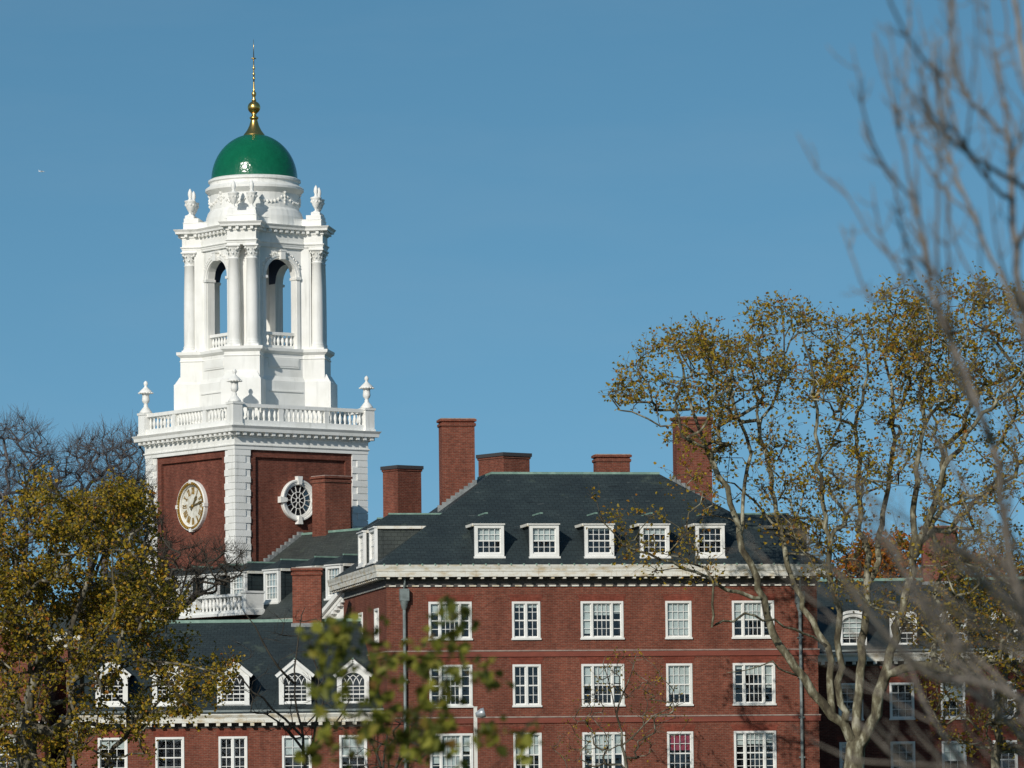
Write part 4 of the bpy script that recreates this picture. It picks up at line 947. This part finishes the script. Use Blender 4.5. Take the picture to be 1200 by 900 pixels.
# ------------------------------------------------------------------ trees
class Skel:
    def __init__(s): s.p = []; s.par = []; s.rmin = []; s.tip = []
    def node(s, p, par, r=0.0): s.p.append(Vector(p)); s.par.append(par); s.rmin.append(r); return len(s.p)-1
    def limb(s, pts, r0, r1, par=-1, step=0.6, jit=0.05):
        last = par; pts = [Vector(p) for p in pts]; L = sum((b-a).length for a, b in zip(pts, pts[1:])); acc = 0
        if par < 0 or (s.p[par]-pts[0]).length > 1e-4: last = s.node(pts[0], par, r0)
        for i, (a, b) in enumerate(zip(pts, pts[1:])):
            n = max(1, int((b-a).length/step))
            p0 = pts[max(i-1,0)]; p3 = pts[min(i+2,len(pts)-1)]
            for k in range(1, n+1):
                t = k/n; q = 0.5*((2*a)+(-p0+b)*t+(2*p0-5*a+4*b-p3)*t*t+(-p0+3*a-3*b+p3)*t**3)
                q += Vector((random.gauss(0,jit), random.gauss(0,jit), random.gauss(0,jit))); acc += (b-a).length/n
                last = s.node(q, last, r0+(r1-r0)*min(1, acc/L))
        return last
    def nearest(s, q):
        a = np.array([tuple(v) for v in s.p]); return int(np.argmin(((a-np.array(q))**2).sum(1)))
    def grow(s, targets, step=0.55, up=0.5, wob=0.10, maxr=None):
        """joins each target to the nearest branch with a curving shoot"""
        A = np.zeros((len(s.p)+len(targets)*30, 3)); n = len(s.p); A[:n] = [tuple(v) for v in s.p]
        root = s.p[0]; T_ = np.array([tuple(t) for t in targets])
        D = np.full(len(T_), 1e9); 
        order = np.argsort(((T_-np.array(root))**2).sum(1))
        for ti in order:
            t = T_[ti]; d = A[:n]-t; dist = np.sqrt((d**2).sum(1)); cost = dist+up*np.maximum(0, d[:,2]+0.25*dist)
            j = int(np.argmin(cost)); a = s.p[j]; q = Vector(t); L = (q-a).length
            k = max(2, int(L/step)); pd = (a-s.p[s.par[j]]).normalized() if s.par[j] >= 0 else Vector((0,0,1))
            c = a+pd*L*0.35+Vector((0,0,0.06*L)); last = j
            for i in range(1, k+1):
                f = i/k; p = a*(1-f)**2+c*2*f*(1-f)+q*f*f
                if i < k: p += Vector((random.gauss(0,wob), random.gauss(0,wob), random.gauss(0,wob)))
                last = s.node(p, last); 
                if n < len(A): A[n] = tuple(p); n += 1
            s.tip.append(last)
    def radii(s, tip=0.012, ex=2.3):
        n = len(s.p); acc = [0.0]*n; ch = [0]*n
        for i in range(n-1, -1, -1):
            if acc[i] == 0: acc[i] = tip**ex
            if s.par[i] >= 0: acc[s.par[i]] += acc[i]; ch[s.par[i]] += 1
        return [max(a**(1/ex), r) for a, r in zip(acc, s.rmin)]
    def mesh(s, name, mat, parent, tip=0.012, ex=2.3, rmax=0.6, twig=None, rtw=0.045):
        r = s.radii(tip, ex); m = MB(); m2 = MB(); ch = {}
        for i, p in enumerate(s.par): ch.setdefault(p, []).append(i)
        done = set()
        for i in range(len(s.p)):
            if i in done: continue
            path = [i] if s.par[i] < 0 else [s.par[i], i]; done.add(i); j = i
            while True:
                nx = [c for c in ch.get(j, []) if c not in done]
                if not nx: break
                j = max(nx, key=lambda c: r[c]); path.append(j); done.add(j)
            if len(path) < 2: continue
            rr = [min(rmax, r[k]) for k in path]
            if s.par[i] >= 0: rr[0] = min(rr[0], rr[1]*1.25)
            rr[-1] *= 0.6
            (m2 if twig is not None and max(rr) < rtw else m).tube([s.p[k] for k in path], rr, 8 if max(rr) > 0.12 else (5 if max(rr) > 0.04 else 3))
        if m2.f: o2 = m2.build('branches', twig, parent); o2.name = 'twig_growth'; o2['kind'] = 'stuff'
        return m.build(name, mat, parent)
def leaf(mb, p, size, nrm=None):
    a = Vector((random.gauss(0,1), random.gauss(0,1), random.gauss(0,1)*0.8)).normalized(); b = a.cross(Vector((random.gauss(0,1), random.gauss(0,1), random.gauss(0,1)))).normalized()
    c = a.cross(b)*0.22*size; a *= size*0.5; b *= size*random.uniform(0.32, 0.5)
    mb.v.extend([tuple(p-a), tuple(p-a*0.25+b+c), tuple(p+a*0.45+b*0.7+c), tuple(p+a*1.0), tuple(p+a*0.45-b*0.7+c), tuple(p-a*0.25-b+c)])
    n = len(mb.v)-6; mb.f.extend([[n,n+1,n+2,n+3],[n,n+3,n+4,n+5]]); mb.sm.extend([False]*2); mb.mi.extend([0,0])
def twigs_and_leaves(sk, lm, ntw, ltw, nleaf, size, spread=0.9, droop=0.0, keep=None, wig=0.22):
    base = list(sk.tip)
    for j in base:
        p = sk.p[j]; d0 = (p-sk.p[sk.par[j]]).normalized()
        for k in range(ntw):
            d = (d0*0.7+Vector((random.gauss(0,spread), random.gauss(0,spread), random.gauss(0.12,spread*0.8)))).normalized(); L = ltw*random.uniform(0.5, 1.2); last = j; q = p.copy()
            for i in range(3):
                d = (d+Vector((random.gauss(0,wig), random.gauss(0,wig), random.gauss(0.05-droop,wig*0.9)))).normalized(); q = q+d*L/3; last = sk.node(q, last)
                if lm is not None:
                    pr = nleaf if keep is None else nleaf*keep(q)
                    m = int(pr)+(1 if random.random() < pr-int(pr) else 0)
                    for _ in range(m): leaf(lm, q+Vector((random.gauss(0,0.12), random.gauss(0,0.12), random.gauss(-0.05,0.12)))*(size/0.2), size*random.uniform(0.7, 1.3))
def inside(poly, x, y):
    c = False; n = len(poly)
    for i in range(n):
        x1, y1 = poly[i]; x2, y2 = poly[(i+1) % n]
        if (y1 > y) != (y2 > y) and x < (x2-x1)*(y-y1)/(y2-y1)+x1: c = not c
    return c
from mathutils import noise as mnoise
def sample(poly, n, Y, dy, dens=None, clump=0.0):
    xs = [p[0] for p in poly]; ys = [p[1] for p in poly]; out = []
    while len(out) < n:
        x = random.uniform(min(xs), max(xs)); y = random.uniform(min(ys), max(ys))
        if not inside(poly, x, y): continue
        if dens and random.random() > dens(x, y): continue
        q = at(x, y, Y+random.uniform(-dy, dy))
        if clump and mnoise.noise(q*0.42) < clump-0.25+random.uniform(-0.1, 0.1): continue
        out.append(q)
    return out
def limb_px(sk, pts, Y, r0, r1, dy0=0.0, dy1=0.0, par=None, **kw):
    n = len(pts); P = [at(x, y, Y+dy0+(dy1-dy0)*i/(n-1)) for i, (x, y) in enumerate(pts)]
    j = -1 if par is None else sk.nearest(P[0])
    if j >= 0: P[0] = sk.p[j].copy()
    return sk.limb(P, r0, r1, j, **kw)
def tree_root(name, p, label, cat='tree', group=None):
    o = empty(name, (p.x, p.y, 0)); tag(o, label, cat, group); return o
def build_tree(root, sk, lm, bark, leafm, tip=0.012, ex=2.3, rmax=0.6, twig=None):
    M_ = Vector(root.location)
    sk.p = [p-M_ for p in sk.p]; sk.mesh('trunk', bark, root, tip, ex, rmax, twig)
    if lm is not None and lm.f:
        lm.v = [(x-M_.x, y-M_.y, z-M_.z) for x, y, z in lm.v]; lm.build('crown', leafm, root)

# the great sycamore on the right
Y = 236
sk = Skel(); b0 = at(1000, 930, Y)
sk.limb([(b0.x-0.3, Y, 0), at(999, 955, Y), at(1001, 900, Y), at(1003, 872, Y)], 0.75, 0.50, jit=0.02)
LB = [([(1003,872),(985,850),(965,825),(940,795),(913,757),(900,730),(894,700),(868,631),(846,560),(826,518),(812,480),(800,430),(793,395)], 0.27, 0.04, 0, -2),
      ([(1003,872),(1004,830),(1010,767),(1017,683),(1013,633),(1003,570),(1005,500),(1015,430),(1005,385)], 0.27, 0.04, 0, 1.5),
      ([(1003,872),(1020,845),(1043,767),(1060,700),(1072,657),(1070,613),(1078,549),(1085,499),(1076,460),(1090,400),(1084,350)], 0.29, 0.04, 0, -2.5),
      ([(1087,640),(1110,618),(1133,600),(1165,572),(1205,535),(1230,480)], 0.17, 0.04, -2, 2),
      ([(1074,655),(1092,600),(1106,549),(1142,499),(1170,467),(1199,442),(1225,400)], 0.20, 0.04, -2, -5),
      ([(977,838),(972,790),(970,757),(943,713),(930,673),(913,617),(905,560),(893,500),(882,440),(878,395)], 0.20, 0.04, 0, 3),
      ([(983,845),(983,800),(980,717),(973,683),(970,633),(958,560),(958,480),(948,420),(940,390)], 0.20, 0.05, 0, -4),
      ([(1017,683),(1028,640),(1034,600),(1042,556),(1046,485),(1040,410),(1055,350)], 0.17, 0.04, 1, 4),
      ([(894,700),(852,691),(826,676),(800,663),(749,647),(722,630),(700,605)], 0.11, 0.03, -1, -6),
      ([(833,530),(815,508),(800,503),(760,493),(727,480),(715,464)], 0.07, 0.025, -1.5, -4),
      ([(970,757),(940,740),(905,728),(872,720),(840,735)], 0.06, 0.02, 0, -5),
      ([(940,795),(920,790),(905,775),(880,782),(850,790)], 0.06, 0.02, 0, -4),
      ([(913,617),(885,590),(860,572),(835,560),(812,556)], 0.08, 0.02, 2, 3),
      ([(868,631),(872,580),(878,530),(862,470),(855,420),(850,385)], 0.10, 0.03, -1, 2),
      ([(893,500),(915,450),(918,410),(915,370)], 0.08, 0.03, 3, 4),
      ([(1085,499),(1110,450),(1130,400),(1135,350),(1150,330)], 0.10, 0.03, -2, -4)]
for i, (pts, r0, r1, d0, d1) in enumerate(LB): limb_px(sk, pts, Y, r0, r1, d0, d1, par=True, jit=0.09)
CR = [(713,462),(735,430),(760,402),(800,385),(830,388),(868,372),(905,352),(940,360),(965,378),(1000,372),(1015,372),(1024,345),(1060,335),(1085,345),(1100,330),(1140,322),(1175,335),(1200,340),(1235,360),(1245,440),(1230,520),(1200,560),(1130,560),(1060,575),(960,570),(880,560),(830,545),(800,520),(760,505),(725,485)]
tg = sample(CR, 720, Y-0.5, 5.0, lambda x, y: 1.0 if y < 470 else 0.55, clump=0.15)
LOW = [(880,560),(1200,555),(1200,760),(1130,800),(1050,730),(960,680),(905,640)]
tg += sample(LOW, 400, Y, 4.5, lambda x, y: 0.12 if 1012 < x < 1085 and y < 690 else 1.0)
LEFTB = [(690,585),(740,575),(800,620),(850,660),(840,700),(780,680),(720,650)]
tg += sample(LEFTB, 34, Y-4, 2.0)
tg += sample([(780,500),(840,500),(870,620),(820,600),(780,545)], 22, Y-2, 3.0)
sk.grow(tg, up=0.55, wob=0.09)
lm = MB()
def keep(q):
    return 1.0 if q.z > 19.5 else 0.62
twigs_and_leaves(sk, lm, 7, 1.0, 1.05, 0.175, keep=keep)
rt = tree_root('sycamore_tree', b0, 'huge pale-barked sycamore with sparse golden leaves in front of the brick pavilion')
build_tree(rt, sk, lm, BARK_P, LEAF_S, 0.0085, 2.35, twig=BARK_B)
# second, smaller sycamore at the right edge
Y = 246; sk = Skel(); b0 = at(1168, 930, Y)
sk.limb([(b0.x, Y, 0), at(1167, 900, Y), at(1171, 830, Y), at(1178, 770, Y), at(1170, 700, Y)], 0.32, 0.10)
tg = sample([(1090,690),(1150,670),(1200,660),(1260,680),(1270,860),(1200,890),(1110,870),(1065,780)], 230, Y, 4.5); sk.grow(tg); lm = MB(); twigs_and_leaves(sk, lm, 5, 1.0, 1.0, 0.19)
rt = tree_root('young_sycamore', b0, 'smaller yellow-leaved tree at right edge in front of the tree-shaded brick wing'); build_tree(rt, sk, lm, BARK_P, LEAF_S)
# the dense yellow tree on the left
Y = 216; sk = Skel(); b0 = at(34, 930, Y)
sk.limb([(b0.x, Y, 0), at(32, 890, Y), at(30, 850, Y)], 0.62, 0.48)
for pts, r0, r1, d0, d1 in [([(30,850),(34,815),(48,778),(52,730),(45,690),(60,640),(55,590)], 0.30, 0.05, 0, -2), ([(30,850),(58,858),(80,840),(84,800),(82,740),(100,690),(120,640),(135,600)], 0.24, 0.05, 0, -3),
    ([(30,850),(10,800),(-10,750),(-25,680)], 0.22, 0.05, 0, 1), ([(48,778),(100,730),(140,700),(165,660),(172,610)], 0.16, 0.04, 0, 2), ([(83,800),(130,770),(180,775),(225,780),(255,790)], 0.13, 0.03, -1, -3), ([(45,690),(75,668),(95,640)], 0.12, 0.03, -1, -2)]:
    limb_px(sk, pts, Y, r0, r1, d0, d1, par=True)
CL = [(-60,610),(-20,590),(5,600),(20,570),(42,560),(56,556),(66,585),(84,592),(104,572),(138,566),(160,580),(182,615),(195,650),(190,690),(214,700),(200,735),(228,748),(272,772),(268,806),(232,822),(243,842),(205,848),(190,880),(100,915),(-60,915)]
tg = sample(CL, 760, Y, 5.5, lambda x, y: 0.30 if 800 < y and x > 60 else (0.6 if y > 770 else 1.0), clump=0.19)
sk.grow(tg, up=0.5); lm = MB(); twigs_and_leaves(sk, lm, 7, 0.9, 2.15, 0.165)
rt = tree_root('yellow_tree', b0, 'dense yellow-green leafed tree filling the left edge before the low wing'); build_tree(rt, sk, lm, BARK_M, LEAF_Y, 0.009, twig=BARK_B)
# bare trees
def bare(name, label, Y, base, limbs, poly, n, dy, ntw, ltw, bark, tip, r=0.3, group=None, leaves=None, up=0.4):
    sk = Skel(); b0 = at(base[0], base[1], Y); sk.limb([(b0.x, Y, 0), b0], r, r*0.8, jit=0.02)
    for pts in limbs: limb_px(sk, pts, Y, r*0.45, 0.025, 0, random.uniform(-2, 2), par=True)
    sk.grow(sample(poly, n, Y, dy), up=up, wob=0.07); lm = MB() if leaves else None
    twigs_and_leaves(sk, lm, ntw, ltw, leaves[1] if leaves else 0, leaves[2] if leaves else 0.1, spread=0.5, droop=-0.06, wig=0.13)
    build_tree(tree_root(name, b0, label, group=group), sk, lm, bark, leaves[0] if leaves else None, tip)
bare('bare_tree', 'bare grey tree rising behind the yellow tree at far left', 300, (15, 760), [[(15,760),(5,650),(-10,560)],[(15,760),(30,640),(28,540)]], [(-60,520),(0,492),(25,488),(45,500),(62,530),(70,600),(40,660),(-60,640)], 430, 3.5, 9, 1.3, BARK_G, 0.0085)
bare('bare_tree', 'bare grey tree just left of the white balustrade on the tower', 305, (115, 760), [[(115,760),(105,650),(95,560)],[(115,760),(125,640),(140,550)]], [(60,540),(85,518),(110,508),(140,503),(165,505),(172,540),(178,620),(120,650),(60,620)], 460, 3.5, 9, 1.3, BARK_G, 0.0085)
bare('bare_tree', 'dark bare tree whose twigs cross below the clock face', 257, (205, 800), [[(205,800),(190,700),(170,620)],[(205,800),(206,720),(222,660)],[(206,720),(230,675),(262,650)]], [(140,560),(168,545),(182,590),(200,628),(225,640),(250,632),(285,645),(290,676),(262,690),(225,705),(190,725),(130,700)], 470, 3.5, 8, 0.9, BARK_D, 0.0075, 0.20)
bare('slender_tree', 'slender dark bare tree against the low wing between two pointed dormers', 236, (362, 920), [[(360,900),(352,850),(346,800),(350,740),(357,712)],[(358,890),(370,850),(372,800),(362,750)],[(354,860),(320,830),(285,800),(262,760)],[(358,880),(330,850),(300,832)],[(364,890),(390,850),(410,820)],[(345,800),(325,780),(300,735),(285,715)]], [(270,740),(330,715),(380,730),(410,790),(420,850),(370,880),(300,850),(275,800)], 60, 1.5, 4, 0.7, BARK_D, 0.009, 0.17)
bare('thorny_shrub', 'dark leafless thicket at the foot of the left downpipe', 238, (455, 940), [[(455,930),(440,880),(425,850)],[(455,930),(470,880),(478,845)],[(455,930),(450,880),(462,840)]], [(415,850),(445,835),(490,830),(510,870),(500,905),(420,905)], 45, 1.2, 5, 0.6, BARK_D, 0.011, 0.08)
bare('young_tree', 'thin half-bare young tree with small leaves before the third pavilion window', 238, (736, 930), [[(736,920),(728,860),(718,820),(708,780)],[(732,880),(755,850),(780,830),(805,822)],[(722,840),(735,800),(745,780)]], [(645,880),(690,800),(715,765),(760,770),(800,810),(810,850),(770,880),(730,900),(660,905)], 130, 1.6, 4, 0.5, BARK_M, 0.007, 0.10, leaves=(LEAF_Y, 0.32, 0.12))
bare('young_tree', 'low leafy young tree under the fifth pavilion window', 238, (640, 940), [[(640,930),(650,880),(665,850)]], [(600,880),(640,850),(690,860),(700,905),(610,905)], 30, 1.0, 4, 0.5, BARK_D, 0.010, 0.07, leaves=(LEAF_Y, 0.5, 0.10)) if False else None
# orange trees beyond the right wing
def leafy(name, label, Y, base, poly, n, dy, bark, leafm, nl, size, group=None):
    sk = Skel(); b0 = at(base[0], base[1], Y); sk.limb([(b0.x, Y, 0), b0], 0.4, 0.25); sk.grow(sample(poly, n, Y, dy)); lm = MB(); twigs_and_leaves(sk, lm, 5, 1.1, nl, size)
    build_tree(tree_root(name, b0, label, group=group), sk, lm, bark, leafm)
leafy('orange_tree', 'round orange autumn tree showing over the right wing roof left of its chimney', 300, (1040, 760), [(985,690),(990,650),(1020,632),(1050,630),(1072,645),(1078,700),(1000,720)], 130, 3.5, BARK_D, LEAF_O, 2.2, 0.24)
leafy('orange_tree', 'orange autumn tree showing over the right wing roof right of its chimney', 305, (1160, 760), [(1110,700),(1115,665),(1150,655),(1200,665),(1250,660),(1260,720),(1120,720)], 120, 3.5, BARK_D, LEAF_O, 1.8, 0.24)
# bare branches close to the camera at the right
Y = 28.0; sk = Skel(); b0 = at(1330, 1000, Y)
sk.limb([(b0.x+0.3, Y, 0), at(1360, 1200, Y), at(1330, 1000, Y), at(1290, 900, Y), at(1262, 800, Y), at(1235, 700, Y)], 0.16, 0.07, step=0.3, jit=0.01)
FB = [([(1290,900),(1235,800),(1195,700),(1177,613),(1170,549),(1156,499),(1128,453),(1113,400),(1100,330),(1098,300),(1101,220),(1103,150),(1100,90),(1101,42)], 0.045, 0.008),
      ([(1113,400),(1090,340),(1071,310),(1048,300),(1018,272),(992,229),(958,200),(935,155)], 0.016, 0.007), ([(1100,340),(1086,291),(1071,234),(1060,181),(1048,125),(1037,62)], 0.014, 0.007),
      ([(1086,291),(1060,257),(1048,212),(1026,185),(1007,140)], 0.012, 0.007), ([(1235,700),(1225,560),(1205,420),(1181,340),(1162,302),(1143,257),(1124,212),(1100,160),(1088,120)], 0.035, 0.008),
      ([(1205,420),(1194,321),(1188,265),(1185,197),(1177,132),(1168,60)], 0.026, 0.009), ([(1235,700),(1250,500),(1240,300),(1215,150),(1199,75),(1192,20),(1183,-40)], 0.05, 0.02),
      ([(1188,242),(1166,219),(1139,181),(1117,151),(1090,147),(1071,113)], 0.013, 0.007), ([(1215,200),(1185,162),(1162,140),(1132,113),(1109,68)], 0.013, 0.007), ([(1215,180),(1200,132),(1181,102),(1170,60)], 0.012, 0.006),
      ([(1060,320),(1030,355),(1014,340),(1003,314),(990,272)], 0.011, 0.006), ([(1290,900),(1230,840),(1150,800),(1085,790),(1047,750),(1010,707),(967,657),(937,620)], 0.035, 0.010),
      ([(1330,1000),(1240,920),(1193,817),(1140,767),(1087,717),(1050,690)], 0.035, 0.010), ([(1330,1000),(1200,950),(1110,870),(1067,787),(1040,740)], 0.034, 0.010), ([(1262,800),(1200,700),(1180,683),(1130,647),(1095,640)], 0.026, 0.009),
      ([(1330,1000),(1180,960),(1090,925),(1060,897),(1023,860),(990,835)], 0.035, 0.010), ([(1262,800),(1230,740),(1160,690),(1120,640),(1100,600)], 0.022, 0.008), ([(1290,900),(1220,880),(1147,817),(1113,800),(1060,770),(1020,762)], 0.024, 0.008),
      ([(1330,1000),(1260,930),(1200,866),(1147,817),(1100,790)], 0.028, 0.009), ([(1235,700),(1200,660),(1180,600),(1188,520),(1175,430),(1150,380)], 0.022, 0.008), ([(1193,817),(1160,800),(1120,760),(1090,760)], 0.016, 0.007),
      ([(1330,1000),(1220,930),(1130,900),(1000,890),(960,870)], 0.022, 0.008), ([(1262,800),(1215,760),(1180,740),(1130,720),(1080,700)], 0.02, 0.008), ([(1240,300),(1210,230),(1150,190),(1120,170)], 0.014, 0.006)]
for pts, r0, r1 in FB: limb_px(sk, pts, Y, r0*(0.95 if pts[-1][1] > 400 else 0.66), r1*(1.0 if pts[-1][1] > 400 else 0.8), 0, random.uniform(-2.5, 2.5), par=True, step=0.12, jit=0.006)
def px_of(p):
    q = CROT.transposed() @ (p-Vector((0,0,CAM_Z))); return 600+FPX*q.x/-q.z, 450-FPX*q.y/-q.z
cand = [(j,)+px_of(p) for j, p in enumerate(sk.p)]
hi = [c for c in cand if c[1] > 1050 and 60 < c[2] < 420]; lo = [c for c in cand if c[1] > 1040 and c[2] > 620]
for i in range(36):                      # thin shoots springing up and left from the limbs
    j, x0, y0 = random.choice(hi); a = random.uniform(-0.75, 0.12); L = random.uniform(70, 210)
    limb_px(sk, [(x0,y0)]+[(x0+L*f*sin(a)*(1.3-0.6*f), y0-L*f*cos(a)*(0.75+0.3*f)) for f in (0.33,0.66,1.0)], sk.p[j].y, 0.0052, 0.003, 0, random.uniform(-1,1), par=True, step=0.12, jit=0.004)
for i in range(46):                      # long low ones crossing the right wing
    j, x0, y0 = random.choice(lo); a = random.uniform(0.45, 1.25); L = random.uniform(90, 260)
    limb_px(sk, [(x0,y0)]+[(x0-L*f*sin(a), y0-L*f*cos(a)-16*f*f) for f in (0.33,0.66,1.0)], sk.p[j].y, 0.010, 0.004, 0, random.uniform(-1,1), par=True, step=0.12, jit=0.004)
n0 = len(sk.p)
for j in random.choices(range(12, n0), k=700):      # short twigs along the shoots
    d = (sk.p[j]-sk.p[sk.par[j]]).normalized(); q = sk.p[j]; last = j; v_ = Vector((random.gauss(0,0.6), random.gauss(0,0.5), random.gauss(0.25,0.4)))
    for i in range(3): v_ = (v_+d*0.5).normalized(); q = q+v_*random.uniform(0.03, 0.09); last = sk.node(q, last)
rt = tree_root('bare_branches_tree', b0, 'blurred bare tree close by at the right edge with upswept reddish shoots'); build_tree(rt, sk, None, BARK_F, None, 0.0042, 2.6)
# leafy sapling close to the camera, lower centre
Y = 40.0; sk = Skel(); b0 = at(450, 960, Y); sk.limb([(b0.x, Y, 0), at(452, 1100, Y), b0], 0.045, 0.03, step=0.3, jit=0.004)
LP = [(230,110),(180,150),(340,150),(220,200),(90,210),(410,215),(180,280),(250,310),(140,380),(380,300),(435,355),(250,420),(380,440),(490,270),(540,300),(680,60),(740,130),(700,210),(610,210),(780,310),(700,400),(830,300),(890,370),(560,510),(480,500),(200,600),(150,560),(600,580),(640,620),(870,580),(860,630),(560,680),(480,640),(720,680),(450,700),(200,680),(1050,590),(1040,660),(660,480),(620,420),(640,540),(690,560),(660,660),(110,700),(300,640),(330,560),(400,560),(700,330),(620,330),(230,160),(200,120),(250,240),(320,480),(540,600),(600,690),(690,250),(750,70)]
tips = [at(340+x/3.75, 700+y/3.75, Y+random.uniform(-0.5, 0.5)) for x, y in LP]
limb_px(sk, [(450,960),(470,900),(500,850),(520,800),(530,740),(527,715)], Y, 0.012, 0.0045, par=True, step=0.08, jit=0.004); limb_px(sk, [(450,960),(420,880),(405,800),(400,740),(397,725)], Y, 0.012, 0.0045, par=True, step=0.08, jit=0.004); limb_px(sk, [(450,960),(540,920),(590,890),(620,850),(640,830)], Y, 0.011, 0.0045, par=True, step=0.08, jit=0.004)
sk.grow(tips, step=0.05, up=0.3, wob=0.004); lm = MB()
for t in tips:
    for _ in range(10): leaf(lm, t+Vector((random.gauss(0,0.07), random.gauss(0,0.07), random.gauss(0,0.055))), random.uniform(0.07, 0.15))
rt = tree_root('leafy_sapling', b0, 'blurred green-leaved sapling close by at the bottom, left of centre'); build_tree(rt, sk, lm, BARK_D, LEAF_F, 0.0028, 2.4)

# ------------------------------------------------------------------ lamp post, aircraft
Y = 236.0; p = at(557, 829, Y); lp = empty('lamp_post', (p.x, Y, 0)); tag(lp, 'pale square post with a round floodlight at its top beside the pavilion', 'lamp post')
m = MB(); m.box(-0.09, -0.09, 0, 0.09, 0.09, p.z); m.box(-0.11, -0.11, p.z, 0.11, 0.11, p.z+0.04); m.build('post', plain('grey_white_metal', (0.62,0.61,0.56), 0.5), lp)
m = MB(Matrix.Translation((0.30, -0.12, p.z-0.30)) @ Matrix.Rotation(R(75), 4, 'Y')); m.lathe([(0,-0.30),(0.10,-0.30),(0.16,-0.18),(0.24,0.0),(0.25,0.16),(0.22,0.18),(0,0.19)], 14); m.xf = None; m.tube([(0.08,0,p.z-0.42),(0.2,-0.06,p.z-0.40),(0.27,-0.1,p.z-0.34)], 0.03, 6)
m.build('floodlight', plain('grey_lamp', (0.42,0.45,0.47), 0.35, metal=0.4), lp)
Y = 5200.0; p = at(49, 201, Y); pl = empty('aircraft', p, R(20)); tag(pl, 'tiny white aircraft far off in the blue sky left of the dome', 'aircraft')
WP_ = plain('aircraft_white', (0.85,0.85,0.85), 0.4)
m = MB(Matrix.Rotation(pi/2, 4, 'Y')); m.lathe([(0,-3.6),(0.25,-3.4),(0.5,-2.4),(0.55,0),(0.45,1.5),(0.2,3.2),(0,3.6)], 12); m.build('fuselage', WP_, pl)
m = MB(); m.add([(0.8,0,0),(-0.6,0,0),(-1.6,5,0.3),(-0.9,5,0.3),(-1.6,-5,0.3),(-0.9,-5,0.3)], [[0,1,2,3],[1,0,5,4]]); m.add([(-2.6,0,0.3),(-3.5,0,0.3),(-3.8,0,1.7),(-3.2,0,1.7)], [[0,1,2,3]]); m.build('wing', WP_, pl)
